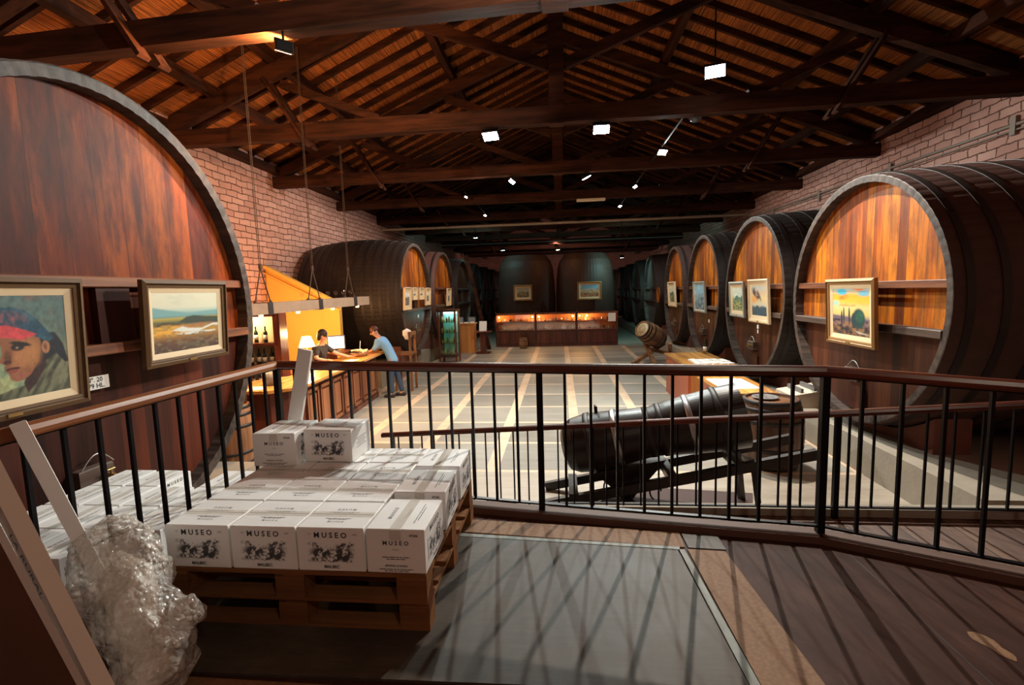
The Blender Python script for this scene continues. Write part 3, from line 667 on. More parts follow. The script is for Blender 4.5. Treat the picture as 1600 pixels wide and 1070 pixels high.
# ------------------------------------------------------------------ plinths and cradles
b = MB(); b.prism([(3.78, FL), (7.40, FL), (7.40, -2.0), (3.78, -2.0)], 4.6, 40, 1); b.build('trim_8', 'concrete', kind='structure', label='long concrete plinth under the right-hand vats')
b = MB(); b.prism([(-7.40, FL), (-4.72, FL), (-4.72, -1.98), (-7.40, -1.98)], 12.2, 40, 1); b.build('trim_9', 'concrete', kind='structure', label='long concrete plinth under the left-hand vats')
b = MB(); b.prism([(-7.40, FL), (-4.1, FL), (-4.1, -2.2), (-7.40, -2.2)], 1.6, 6.0, 1); b.build('trim_10', 'concrete', kind='structure', label='concrete plinth under the great vat at left')

# ------------------------------------------------------------------ vats
cnt_m = {}
def vat(label, xf, yc, zc, ry, rz, side, L, heads, stave, bulge=.055, hoops=10, detail=True, chime=.085, ubar=.22, lbar=-.32, nst=72, bars=('bar', 'bar_dark'), tapz=None, tapy=0.0, zpl=-2.0):
    """side=+1 faces +X (left row), -1 faces -X. local x=0 is the front rim."""
    t = thing('wine_vat', label, 'wine vat', (xf, yc, zc-rz), 0 if side > 0 else PI, group='giant wooden wine vats')
    zo = rz  # local centre height
    def S(x): return 1+bulge*(1-((x+L/2)/(L/2))**2)
    per = 3; seg = nst*per
    def ring(x, k, inset=0.0, groove=.004):
        out = []
        for i in range(seg):
            a = 2*PI*i/seg; g = groove if i % per == 0 else 0
            out.append((x, (ry*k-inset-g)*math.cos(a), zo+(rz*k-inset-g)*math.sin(a)))
        return out
    def sides(n):
        f = []
        for i in range(n-1):
            for k in range(seg): a = i*seg+k; c = i*seg+(k+1) % seg; f.append((a, c, c+seg, a+seg))
        return f
    b = MB(); nr = 11
    rings = [ring(-L*i/(nr-1), S(-L*i/(nr-1))) for i in range(nr)]
    b.add([p for rg in rings for p in rg], sides(nr), 0, False)
    b.add(rings[-1], [tuple(range(seg))], 0)
    fr = [ring(0, 1.0), ring(.004, 1.0, .012), ring(.0, 1, chime), ring(-.17, 1, chime)]
    fr[1:3] = [[(p[0]-(.0025 if i % per == 0 else 0), p[1], p[2]) for i, p in enumerate(q)] for q in fr[1:3]]
    b.add([p for rg in fr for p in rg], sides(4), 1)
    b.build('staves', [stave, 'chime'], t)
    # head: upper and lower boards
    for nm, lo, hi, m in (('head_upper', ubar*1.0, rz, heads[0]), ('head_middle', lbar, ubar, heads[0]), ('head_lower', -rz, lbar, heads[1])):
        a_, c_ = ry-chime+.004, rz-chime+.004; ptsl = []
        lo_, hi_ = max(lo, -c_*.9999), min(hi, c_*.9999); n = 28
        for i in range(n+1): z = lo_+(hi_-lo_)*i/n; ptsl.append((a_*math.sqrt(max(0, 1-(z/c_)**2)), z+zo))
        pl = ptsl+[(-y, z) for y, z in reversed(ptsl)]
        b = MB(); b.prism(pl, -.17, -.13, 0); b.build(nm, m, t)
    def chord(z): return (ry-chime)*math.sqrt(max(0, 1-(z/(rz-chime))**2))
    for k, z in enumerate((ubar, lbar)):
        c = chord(z)-.005; b = MB(); b.box(-.135, (-.035, .01)[k], -c, c, z+zo-.045, z+zo+.045, bev=.008); b.build('crossbar', bars[k], t)
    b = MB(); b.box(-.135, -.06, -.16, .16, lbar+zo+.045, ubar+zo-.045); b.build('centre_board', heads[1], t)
    for k in range(hoops):
        f = (k+.5)/hoops
        f = .5+(f-.5)*1.0
        # two groups: hoops near the ends closer together
        x = -L*(.5-.5*math.copysign(abs(2*f-1)**.85, 1-2*f)) if True else 0
        wd = .075 if detail else .06
        b = MB(); rs = [ring(x-wd/2, S(x-wd/2), -.001, 0), ring(x-wd/2, S(x-wd/2), -.009, 0), ring(x+wd/2, S(x+wd/2), -.009, 0), ring(x+wd/2, S(x+wd/2), -.001, 0)]
        b.add([p for rg in rs for p in rg], sides(4), 0, False); b.build('hoop', 'hoop', t)
    if detail:
        tz = zo-rz*.62 if tapz is None else tapz+zo
        b = MB(); b.box(-.13, -.03, -.19, .11, tz-.09, tz+.09, bev=.01); h = b.build('hatch_block', 'bar_dark', t, loc=(0, tapy, 0))
        b = MB(); b.tube([(-.03, .02, tz), (.07, .02, tz)], [.022, .014], 10); b.tube([(.03, .02, tz), (.035, .02, tz+.05)], .008, 6); b.tube([(.035, -.015, tz+.05), (.035, .055, tz+.05)], .007, 6); b.build('tap', 'brass', t, loc=(0, tapy, 0))
        b = MB(); b.tube([(-.05, -.15+.28*k/12, tz+.09+.10*math.sin(PI*k/12)) for k in range(13)], .006, 6); b.build('wire_bail', 'steel', h)
        dz = zo-rz+chime+.02
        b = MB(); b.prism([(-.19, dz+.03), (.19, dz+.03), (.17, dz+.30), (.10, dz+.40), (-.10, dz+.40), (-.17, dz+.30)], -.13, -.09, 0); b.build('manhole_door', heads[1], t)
    # cradle blocks under the vat (they carry it)
    for fx in (.16, .80):
        x = -L*fx; k = S(x); pl = [(-ry*.62, zpl-(zc-rz)), (ry*.62, zpl-(zc-rz))]
        top = []
        for i in range(13):
            yv = ry*.62*(1-2*i/12); top.append((yv, zo-(rz*k+.012)*math.sqrt(1-(yv/(ry*k+.012))**2)))
        cb = MB(); cb.prism(pl+top, x-.2, x+.2, 0)
        cb.build('cradle_block', plain('cradle_stone', (.17, .06, .04), .85, var=.3, scale=5, bump=.3) if 'cr' not in cnt_m else cnt_m['cr'], t)
        cnt_m['cr'] = bpy.data.materials.get('cradle_stone')
    return t

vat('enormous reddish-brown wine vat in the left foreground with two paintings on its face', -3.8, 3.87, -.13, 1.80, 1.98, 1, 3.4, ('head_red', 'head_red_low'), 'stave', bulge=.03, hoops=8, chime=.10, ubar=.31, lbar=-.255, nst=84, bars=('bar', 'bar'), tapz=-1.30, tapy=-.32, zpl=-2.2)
# right row
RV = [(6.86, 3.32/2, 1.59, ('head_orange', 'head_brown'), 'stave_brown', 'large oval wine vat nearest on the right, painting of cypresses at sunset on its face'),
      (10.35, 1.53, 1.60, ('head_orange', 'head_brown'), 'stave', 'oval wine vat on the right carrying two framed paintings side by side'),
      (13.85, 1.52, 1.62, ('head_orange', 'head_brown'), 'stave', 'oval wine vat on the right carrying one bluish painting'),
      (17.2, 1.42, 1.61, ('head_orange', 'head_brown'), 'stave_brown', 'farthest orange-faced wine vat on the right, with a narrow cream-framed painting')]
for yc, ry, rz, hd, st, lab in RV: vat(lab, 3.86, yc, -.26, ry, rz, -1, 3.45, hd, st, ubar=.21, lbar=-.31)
for k, yc in enumerate((21.6, 25.4, 29.1, 32.8, 36.5)):
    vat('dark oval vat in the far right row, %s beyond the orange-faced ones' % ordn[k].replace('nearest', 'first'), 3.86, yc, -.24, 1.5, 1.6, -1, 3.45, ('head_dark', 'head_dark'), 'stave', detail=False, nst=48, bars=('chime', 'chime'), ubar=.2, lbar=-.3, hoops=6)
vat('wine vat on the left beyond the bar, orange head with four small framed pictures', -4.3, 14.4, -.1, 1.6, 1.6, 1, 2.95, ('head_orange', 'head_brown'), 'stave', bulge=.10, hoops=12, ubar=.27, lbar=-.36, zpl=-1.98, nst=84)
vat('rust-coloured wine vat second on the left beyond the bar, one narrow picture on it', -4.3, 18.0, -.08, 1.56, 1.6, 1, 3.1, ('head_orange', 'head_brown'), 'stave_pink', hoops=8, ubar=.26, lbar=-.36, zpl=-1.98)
for k, yc in enumerate((21.7, 25.3, 28.9, 32.5, 36.1)):
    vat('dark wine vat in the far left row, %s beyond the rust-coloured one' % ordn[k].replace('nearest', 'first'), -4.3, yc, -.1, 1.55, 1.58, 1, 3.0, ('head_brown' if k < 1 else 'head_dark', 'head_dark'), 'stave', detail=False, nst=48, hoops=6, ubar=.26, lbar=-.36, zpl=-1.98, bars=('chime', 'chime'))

# upright vats behind the display cases
for k, (xc, lab) in enumerate(((-1.62, 'tall dark upright vat behind the display cases, left of the pair'), (1.20, 'tall dark upright vat behind the display cases, right of the pair'))):
    t = thing('upright_vat', lab, 'wine vat', (xc, 23.75, FL), group='upright vats behind the display cases')
    b = MB(); n = 56; seg = n*3; prof = []
    for i in range(15):
        f = i/14; z = 4.12*f; r = 1.26+.17*math.sin(PI*min(1, f*1.02)**.9)
        prof.append((r-(.26*((f-.86)/.14)**2 if f > .86 else 0)-.03, z))
    vs = []; fs = []
    for r, z in prof: vs += [((r-(.006 if q % 3 == 0 else 0))*math.cos(2*PI*q/seg), (r-(.006 if q % 3 == 0 else 0))*math.sin(2*PI*q/seg), z) for q in range(seg)]
    for i in range(14):
        for q in range(seg): a = i*seg+q; c = i*seg+(q+1) % seg; fs.append((a, c, c+seg, a+seg))
    fs.append(tuple(14*seg+q for q in range(seg)))
    b.add(vs, fs); b.build('staves', 'stave_back', t)
    for z in (.12, .55):
        r = 1.26+.17*math.sin(PI*(z/4.12*1.02)**.9)-.026
        b = MB(); b.lathe([(r, z-.04), (r+.012, z-.04), (r+.012, z+.04), (r, z+.04)], 64, caps=False); b.build('hoop', 'hoop', t)

# ------------------------------------------------------------------ paintings
XR = 3.86-.03
picture('oil portrait of a person in a dark cap with red peak, on the great vat', -3.70, 2.85, -.28, 1.08, .95, 0, p_portrait, 'olive_frame', .07, .055, res=190)
picture('landscape painting of a marsh under a pale sky, on the great vat at left', -3.70, 4.47, -.20, 1.08, .80, 0, p_marsh, 'olive_frame', .070, .050, res=130)
picture('painting of cypress trees under a yellow sunset sky, nearest right-hand vat', 3.74, 6.66, -.39, 1.06, .86, PI, p_cypress, 'gold_frame', .07, .06, res=110)
picture('green mountain landscape in a grey-green frame, left of two on the second right-hand vat', XR, 10.95, -.31, .86, .76, PI, p_green, 'silver_frame', .06, .08, res=60)
picture('painting of a dark leaning tree in a cream frame on the second right-hand vat', XR-.02, 9.75, -.32, .96, .84, PI, p_cliff, 'cream', .06, .08, res=60)
picture('pale blue painting in a thin silver frame on the third right-hand vat', XR, 13.80, -.30, 1.10, .84, PI, p_bluish, 'silver_frame', .05, .02, res=60)
picture('small landscape in a cream frame on the fourth right-hand vat', XR, 17.1, -.25, 1.05, .84, PI, p_pale, 'cream', .06, .09, res=40)
for k, (yy, ww, hh, lab) in enumerate(((13.15, .62, .62, 'leftmost and tallest of four small white-matted pictures on the vat beyond the bar'), (13.86, .44, .36, 'second from left of four small white-matted pictures on the vat beyond the bar'), (14.55, .50, .36, 'third from left of four small white-matted pictures on the vat beyond the bar'), (15.25, .52, .55, 'rightmost of four small white-matted pictures on the vat beyond the bar'))):
    picture(lab, -4.24, yy, .19-hh/2, ww, hh, 0, p_sketch, 'cream', .03, .10, res=20, plate=False, group='small pictures on the first left vat')
picture('single narrow white-matted picture on the rust-coloured left vat', -4.24, 18.2, -.14, .6, .66, 0, p_sketch, 'cream', .03, .14, res=20, plate=False)
picture('small gilt-framed landscape on the left upright vat', -1.69, 22.26, -.08, .86, .72, -PI/2, p_vine, 'gold_frame', .07, .08, res=40, tilt=0)
picture('larger gilt-framed landscape with white buildings on the right upright vat', 1.32, 22.26, -.07, 1.08, .82, -PI/2, p_adobe, 'gold_frame', .07, .07, res=44, tilt=0)

# capacity card on the great vat
t = thing('capacity_card', 'small white card with black figures beside the portrait on the great vat', 'card', (-3.88, 3.62, -.66))
b = MB(); b.box(0, .006, -.13, .13, -.055, .055); b.build('card', 'paper', t)
b = MB()
for s_, zz in (('Nº. 20', .025), ('279 HL.', -.026)): b.mesh(text_mesh(s_, .055, .001), frame3((0, 1, 0), (0, 0, 1), (1, 0, 0), (.0075, 0, zz)))
b.build('lettering', 'ink', t)
b = MB(); b.box(0, .01, -.035, .035, -.04, .04, bev=.003); b.box(0, .008, -.02, .02, -.13, -.06); b.build('tag_card', 'paper', loc=(3.82, 9.82, -.82), label='small white tag hanging under the leaning-tree painting', cat='card', rz=PI)
b = MB(); b.box(0, .01, -.04, .04, -.05, .05); b.build('tag_card', 'paper', loc=(-4.28, 14.3, -.66), label='small white tag below the four pictures on the first vat beyond the bar', cat='card')
b = MB(); b.box(0, .01, -.03, .03, -.04, .04); b.build('tag_card', 'paper', loc=(3.88, 13.15, -.92), rz=PI, label='small white tag below the pale blue painting', cat='card')

# ------------------------------------------------------------------ cartons
CW, CD, CH = .322, .276, .208
def carton_mesh(kind):
    """local: x across (width), y depth, origin at bottom centre. kind 'art' has the engraving on the front (-y), 'text' the text side"""
    b = MB(); g = .002
    w_, d_ = (CW, CD) if kind == 'art' else (CD, CW)
    b.box(-w_/2+g, w_/2-g, -d_/2+g, d_/2-g, 0, CH, 0, bev=.004)
    e = .0012
    fy = -d_/2+g-e; front = lambda x, z: frame3((1, 0, 0), (0, 0, 1), (0, -1, 0), (x, fy, z)); rightf = lambda y, z: frame3((0, 1, 0), (0, 0, 1), (1, 0, 0), (w_/2-g+e, y, z))
    topf = lambda x, y, r=0: Matrix.Translation((x, y, CH+e)) @ Matrix.Rotation(r, 4, 'Z')
    def lines(fr, n, wd, dz, h=.0035, z0=0, dens=2, mi=1):
        for k in range(n):
            ww = wd*(1-.3*(k % 2)); x = -ww/2
            rr = random.Random(k+n)
            while x < ww/2:
                l = rr.uniform(.01, .03); l = min(l, ww/2-x)
                b.add([fr @ Vector(q) for q in ((x, z0-k*dz, 0), (x+l, z0-k*dz, 0), (x+l, z0-k*dz+h, 0), (x, z0-k*dz+h, 0))], [(0, 1, 2, 3)], mi); x += l+.004
    if kind == 'art':
        b.mesh(text_mesh('M U S E O', .036, .0009), front(0, CH-.035), 1); b.mesh(text_mesh('LA', .012), front(-.10, CH-.030), 2); b.mesh(text_mesh('1889', .012), front(.115, CH-.030), 2)
        b.mesh(text_mesh('MALBEC', .020, .0006), front(0, .022), 1)
        b.mesh(text_mesh('M U S E O', .022, .0004), topf(0, .05, PI), 2); b.mesh(text_mesh('M U S E O', .018, .0003), topf(0, -.075, 0), 2)
        lines(topf(0, .02), 2, .15, .008, mi=2); lines(topf(0, -.045), 2, .13, .008, mi=2)
        lines(rightf(0, .13), 5, .14, .014)
        b.box(-w_/2+.004, w_/2-.004, -.0012, .0012, CH, CH+.0012, 2)
    else:
        b.mesh(text_mesh('M U S E O', .028, .0006), front(0, CH-.065), 1); b.mesh(text_mesh('47246', .016, .0005), front(.085, CH-.028), 1); b.mesh(text_mesh('MALBEC', .009), front(0, CH-.095), 2)
        lines(front(0, .075), 2, .13, .009); b.mesh(text_mesh('BODEGA LA RURAL', .012, .0003), front(0, .036), 1); lines(front(0, .018), 2, .16, .008)
        b.mesh(text_mesh('M U S E O', .026, .0005), topf(-.06, 0, PI/2), 2); lines(topf(.015, 0, PI/2), 2, .10, .010, mi=2); lines(topf(.07, 0, PI/2), 2, .20, .012, mi=1)
        b.mesh(text_mesh('M U S E O', .034, .0008), rightf(0, CH-.035), 1); b.mesh(text_mesh('MALBEC', .018, .0005), rightf(0, .022), 1)
    return b.make('wine_carton', ['white', 'ink', 'ink_grey'])
CM = {k: carton_mesh(k) for k in ('art', 'text')}
tape_m = {}
def tape_mesh(kind):
    b = MB(); d_ = CD if kind == 'art' else CW
    if kind == 'art': b.box(-CW/2+.004, CW/2-.004, -.024, .024, CH+.0014, CH+.002)
    else: b.box(-.026, .026, -d_/2+.003, d_/2-.003, CH+.0014, CH+.002); b.box(-.026, .026, -d_/2+.0004, -d_/2+.001, CH-.05, CH)
    n = N('packing_tape'); n.b.inputs['Base Color'].default_value = (.80, .76, .68, 1); n.b.inputs['Roughness'].default_value = .2; n.b.inputs['Alpha'].default_value = .28
    return b.make('tape', n.m)
TM = {k: tape_mesh(k) for k in ('art', 'text')}
gr = {}
def eng_mesh(kind):
    w_, d_ = (CW, CD) if kind == 'art' else (CD, CW)
    if kind == 'art': o = color_grid('engraving', .23, .105, 64, 30, p_engraving, (0, -d_/2+.0006, .095), (1, 0, 0), (0, 0, 1), mat='print')
    else: o = color_grid('engraving', .23, .105, 64, 30, p_engraving, (w_/2-.0006, 0, .095), (0, 1, 0), (0, 0, 1), mat='print')
    me = o.data; bpy.data.objects.remove(o, do_unlink=True); return me
EM = {k: eng_mesh(k) for k in ('art', 'text')}
def carton(kind, x, y, z, rz, label, group, eng=True, tape=True):
    o = bpy.data.objects.new('wine_carton', CM[kind]); COL.objects.link(o); o.location = (x, y, z); o.rotation_euler = (0, 0, rz); tag(o, label, 'box', group)
    if eng: e = bpy.data.objects.new('engraving', EM[kind]); COL.objects.link(e); e.parent = o; e['label'] = 'dark engraved farmyard scene'
    if tape: e = bpy.data.objects.new('tape', TM[kind]); COL.objects.link(e); e.parent = o
    return o
PZ = DK+.012
# two stacked pallets
def pallet(x0, y0, z, wx, wy, label, rz=0):
    t = thing('pallet', label, 'pallet', (x0, y0, z), rz, group='wooden pallets under the cartons')
    for yy in (0, wy/2-.05, wy-.10): MB().box(0, wx, yy, yy+.10, 0, .014).build('bottom_board', 'pallet', t)
    for xx in (0, wx/2-.07, wx-.14):
        for yy in (0, wy/2-.05, wy-.10): MB().box(xx, xx+.14, yy, yy+.10, .014, .112).build('block', 'pallet', t)
        MB().box(xx, xx+.14, .002, wy-.002, .112, .126).build('stringer_board', 'pallet_y', t)
    for k in range(7): yy = k*(wy-.11)/6; MB().box(0, wx, yy, yy+.11, .126, .142).build('deck_board', 'pallet', t)
    return t
pallet(-1.93, 2.02, PZ, 1.31, 1.12, 'lower of the two stacked pallets on the deck, under the cartons')
pallet(-1.92, 2.00, PZ+.142, 1.30, 1.12, 'upper of the two stacked pallets on the deck, directly under the cartons')
BZ = PZ+.285
cols = ['first', 'second', 'third']
xs = [-1.715, -1.388, -1.062]
rows = ['front row', 'second row', 'third row', 'back row']
for r_ in range(4):
    for c_ in range(3):
        carton('art', xs[c_]+rnd.uniform(-.003, .003), 2.00+.143+r_*.283, BZ, rnd.uniform(-.006, .006), 'white wine carton on the deck pallet, %s, %s from the left' % (rows[r_], cols[c_]), 'white wine cartons on the deck pallet', eng=(r_ == 0))
for k, (yy, nm) in enumerate(((2.165, 'nearest'), (2.53, 'middle'), (2.90, 'farthest'))):
    carton('text', -.755+.004*k, yy, BZ+(0, .018, .02)[k], (-.01, .012, -.01)[k], 'white carton turned sideways in the right-hand column of the deck pallet, %s of three' % nm, 'white wine cartons on the deck pallet')
carton('text', -1.795, 2.93, BZ+CH+.002, .03, 'white wine carton of the upper tier, left one, text side to the front', 'white wine cartons on the deck pallet')
carton('art', -1.475, 2.985, BZ+CH+.002, -.03, 'white wine carton of the upper tier, right one, engraving to the front', 'white wine cartons on the deck pallet')
# pile below the deck by the great vat
pallet(-3.62, 2.25, FL, 1.2, 1.15, 'pallet on the main floor beside the great vat, under the pile of cartons')
for lv in range(4):
    for i in range(4):
        for j in range(4):
            if lv == 3 and (i, j) in ((3, 0), (2, 3)): continue
            x = -3.62+.14+.001+i*.30; y = 2.25+.16+j*.33
            top = lv == 3 or (lv == 2 and (i, j) in ((3, 0), (2, 3)))
            if top: lab = 'top carton of the pile by the great vat, %s column from vat, %s from front' % (['first', 'second', 'third', 'fourth'][i], ['first', 'second', 'third', 'fourth'][j])
            else: lab = 'white wine carton low in the pile behind the left railing, mostly hidden'
            ang = rnd.uniform(-.04, .04) if top else 0
            carton('text', x, y, FL+.144+.07*1+lv*(CH+.004)+ (.0), 0 if not top else ang, lab, 'cartons piled beside the great vat' if top else 'hidden cartons low in the pile', eng=(i == 3), tape=top)
MB().box(-3.64, -2.42, 2.22, 3.62, FL+.142, FL+.212, bev=.005).build('slip_sheet', 'kraft', label='brown cardboard slip tray between the floor pallet and the pile of cartons', cat='cardboard')

# ------------------------------------------------------------------ bubble wrap, flattened cartons
def blob(path, rad, seg, rings, seed, amp, flat_z=None):
    b = MB(); vs = []; fs = []; pts = [Vector(p) for p in path]
    for i in range(rings):
        f = i/(rings-1)*(len(pts)-1); k = min(int(f), len(pts)-2); p = pts[k].lerp(pts[k+1], f-k)
        r = rad[k]*(1-(f-k))+rad[k+1]*(f-k); t = (pts[k+1]-pts[k]).normalized(); n0 = t.cross(Vector((0, 1, 0))).normalized(); bb = t.cross(n0)
        for q in range(seg):
            a = 2*PI*q/seg; d = n0*math.cos(a)+bb*math.sin(a)
            from mathutils import noise as mn
            P = p+d*r; nz = mn.noise(P*8+Vector((seed, 0, 0)))+.5*abs(mn.noise(P*19))+.25*abs(mn.noise(P*40))
            P = P+d*nz*amp*min(1, r/.08)
            if flat_z is not None and P.z < flat_z: P.z = flat_z+.001
            vs.append(P)
    for i in range(rings-1):
        for q in range(seg): a = i*seg+q; c = i*seg+(q+1) % seg; fs.append((a, c, c+seg, a+seg))
    fs.append(tuple(range(seg))[::-1]); fs.append(tuple((rings-1)*seg+q for q in range(seg)))
    b.add(vs, fs, 0, True); return b
t = thing('bubble_wrap_roll', 'crumpled bundle of clear bubble wrap leaning against the left railing', 'bubble wrap', (0, 0, 0))
blob([(-1.55, 1.58, -1.52), (-1.58, 1.60, -1.44), (-1.67, 1.66, -1.32), (-1.82, 1.74, -1.18), (-1.93, 1.80, -1.06), (-1.98, 1.84, -.98), (-2.0, 1.86, -.93)], [.05, .135, .145, .15, .15, .10, .01], 120, 110, 3, .045, DK+.002).build('outer_wrap', 'wrap', t)
blob([(-1.62, 1.62, -1.47), (-1.74, 1.69, -1.30), (-1.86, 1.76, -1.15), (-1.92, 1.80, -1.07)], [.07, .085, .085, .02], 48, 40, 8, .02, DK+.01).build('wrap_core', plain('folded_wrap_core', (.50, .43, .36), .35, var=.3, scale=9, bump=.5), t, label='milky folded core')
blob([(-1.58, 1.66, -1.32), (-1.52, 1.69, -1.24), (-1.50, 1.70, -1.18)], [.05, .065, .01], 50, 36, 5, .05).build('loose_flap', 'wrap', t)

def slab(name, p0, p1, wdir, wd, th, m, **kw):
    """board from p0 to p1, width wd along wdir, thickness th"""
    p0 = Vector(p0); p1 = Vector(p1); d = p1-p0; L = d.length; d.normalize(); wv = Vector(wdir); wv = (wv-wv.dot(d)*d).normalized(); n_ = d.cross(wv)
    mt = frame3(d, wv, n_, p0); b = MB(); b.box(0, L, 0, wd, 0, th, 0, mt, bev=.002)
    return b.build(name, m, **kw), mt, L
def strip_text(o, mt, L, words_, size, y, th, side=1):
    b = MB()
    for s_, f in words_:
        b.mesh(text_mesh(s_, size, .0006), mt @ frame3((-1, 0, 0), (0, 1*side, 0), (0, 0, -side), (L*f, y, -.001 if side > 0 else th+.001)))
    c = b.build('lettering', 'ink', o); return c
# leaning long cartons
def long_carton(p0, p1, wx, wy, m, lab, txt, roll=0.0):
    p0 = Vector(p0); p1 = Vector(p1); d = (p1-p0); L = d.length; d.normalize()
    fx = Vector((1, 0, 0)); fx = (fx-fx.dot(d)*d).normalized(); fy = d.cross(fx)
    q = Matrix.Rotation(roll, 3, d); fx = q @ fx; fy = q @ fy
    mt = frame3(fx, fy, d, p0)            # local z along the carton, local -y faces the photographer
    b = MB(); b.box(-wx/2, wx/2, -wy/2, wy/2, 0, L, 0, mt, bev=.003)
    o = b.build('long_carton', m, label=lab, cat='carton', group='long cartons leaning on the left railing')
    b = MB(); zz = L-.10
    for s_ in txt:
        me = text_mesh(s_, .055, .0008); w_ = max(v.co.x for v in me.vertices)-min(v.co.x for v in me.vertices)
        b.mesh(me, mt @ frame3((0, 0, -1), (1, 0, 0), (0, -1, 0), (0, -wy/2-.0008, zz-w_/2))); zz -= w_+.07
    if txt: b.build('lettering', 'ink', o)
    return o
long_carton((-1.84, 1.79, DK), (-2.195, 1.71, -.47), .075, .05, 'white', 'long pale carton leaning on the railing, lettered, farther of two', ['LA RURAL', 'BODEGA', 'LA RURAL', 'BODEGA'], R(-38))
long_carton((-1.47, 1.36, DK), (-2.04, 1.44, -.42), .09, .05, 'kraft_pale', 'long pale brown carton leaning in front of the lettered one', ['BODEGA', 'LA RURAL'], R(-25))
long_carton((-1.60, 1.30, DK), (-2.12, 1.36, -.50), .05, .05, 'white', 'long white-edged carton leaning farthest left, partly behind the brown board', [], R(-25))
b = MB(); b.prism([(-2.10, DK), (-1.24, DK), (-1.66, -.56), (-2.10, -.04)], 1.17, 1.19, 1); b.build('brown_board', 'kraft_dark', label='large dark brown cardboard sheet at the bottom left corner', cat='cardboard')

# tall plank leaning on the rail behind the upper cartons
slab('packing_strip', (-2.13, 3.24, DK), (-1.87, 3.27, -.36), (1, 0, 0), .10, .03, 'paper', label='pale upright packing strip leaning on the railing behind the upper cartons', cat='packing strip')

# ------------------------------------------------------------------ barrels
def barrel_prof(h, r0, r1, n=12): return [(r0+(r1-r0)*math.sin(PI*i/n)**.85 if 0 < i < n else r0, h*i/n) for i in range(n+1)]
def barrel(name, label, loc, h, r0, r1, m='oak', group=None, rot=None, hoops=6, head='oak_x', cat='barrel'):
    t = thing(name, label, cat, loc, group=group, rot=rot)
    pr = barrel_prof(h, r0, r1); st = 22; seg = st*3; vs = []; fs = []
    for r, z in pr: vs += [((r-(.004 if q % 3 == 0 else 0)*(r1/.35))*math.cos(2*PI*q/seg), (r-(.004 if q % 3 == 0 else 0)*(r1/.35))*math.sin(2*PI*q/seg), z) for q in range(seg)]
    k0 = len(pr)
    for r, z in ((r0-.022*r1/.35, h), (r0-.03*r1/.35, h-.03*r1/.35)): vs += [(r*math.cos(2*PI*q/seg), r*math.sin(2*PI*q/seg), z) for q in range(seg)]
    for i in range(k0+1):
        for q in range(seg): a = i*seg+q; c = i*seg+(q+1) % seg; fs.append((a, c, c+seg, a+seg))
    fs.append(tuple(range(seg))[::-1])
    b = MB(); b.add(vs, fs); b.build('staves', m, t)
    b = MB(); b.lathe([(r0-.026*r1/.35, h-.05*r1/.35), (r0-.026*r1/.35, h-.03*r1/.35)], 32); b.build('head', head, t)
    fr = (.03, .13, .30, .70, .87, .97) if hoops == 6 else (.06, .28, .72, .94)
    for f in fr:
        ff = lambda z: (r0+(r1-r0)*math.sin(PI*min(1, max(0, z/h)))**.85)
        wd = .045*r1/.35; z0 = max(.0, f*h-wd/2); z1 = min(h, f*h+wd/2)
        b = MB(); b.lathe([(ff(z0)-.002, z0), (ff(z0)+.005, z0), (ff(z1)+.005, z1), (ff(z1)-.002, z1)], 48, caps=False); b.build('hoop', 'hoop', t)
    return t
barrel('oak_barrel', 'oak barrel with black hoops standing between the great vat and the bar', (-4.76, 6.36, FL), .95, .27, .335)
br = barrel('oak_barrel', 'dark oak barrel standing upright below the ramp at right', (2.80, 6.72, FL), .92, .335, .41, m=wood('worn_dark_oak', (.16, .085, .05), (.07, .035, .025), axis=2, plank=10, seam=0, rough=.4, grain=8))
barrel('small_cask', 'little cask standing in front of the left display case', (-1.60, 20.55, FL), .46, .15, .19, hoops=4)
# things on the dark barrel: glasses and a tray
b = MB(); b.lathe([(.0, 0), (.15, 0), (.17, .012), (.165, .014), (.145, .006), (0, .006)], 28); b.build('metal_tray', 'steel', loc=(2.76, 6.80, FL+.905), label='round metal tray on the dark oak barrel', cat='tray')
for k, (dx, dy) in enumerate(((-.12, .02), (.02, .1), (.1, -.02), (-.02, -.07))):
    b = MB(); b.lathe([(.026, 0), (.026, .003), (.004, .006), (.004, .05), (.022, .062), (.03, .085), (.025, .115)], 16); b.build('wine_glass', 'glass', loc=(2.76+dx*.8, 6.80+dy, FL+.92), label='small wine glass on the barrel tray, %s one' % ['leftmost', 'rearmost', 'rightmost', 'front'][k], cat='glass', group='glasses on the barrel tray')

# ------------------------------------------------------------------ big conical vessel on its sloping stand
A = Vector((.02, 5.55, -1.83)); Bv = Vector((1.93, 5.35, -1.40)); ax = (Bv-A).normalized()
t = thing('grape_hod', 'large black waisted wooden vessel lying tilted on a low sloping stand below the ramp', 'wooden vessel', A)
side = ax.cross(Vector((0, 0, 1))).normalized(); upv = side.cross(ax)
mt = Matrix((side, upv, ax)).transposed().to_4x4()   # local z -> axis, local y -> up
L = (Bv-A).length
pr = [(0, 0), (.20, .0), (.27, .04), (.315, .14), (.335, .30), (.325, .50), (.30, .75), (.285, .90), (.275, 1.0), (.283, 1.08), (.30, 1.2), (.325, 1.45), (.345, 1.70), (.352, L), (.325, L), (.30, L-.25), (.0, L-.3)]
b = MB(); b.lathe(pr, 66, mat=mt, sm=False); b.build('staves', 'oak_dark', t)
for z, rr in ((.32, .338), (.62, .318), (.98, .279), (1.12, .292), (1.42, .325), (1.72, .35)):
    b = MB(); b.lathe([(rr-.002, z-.03), (rr+.006, z-.03), (rr+.008, z+.03), (rr, z+.03)], 48, mat=mt, caps=False); b.build('hoop', 'steel' if rr > .3 and z > .5 and z < 1.6 else 'hoop', t)
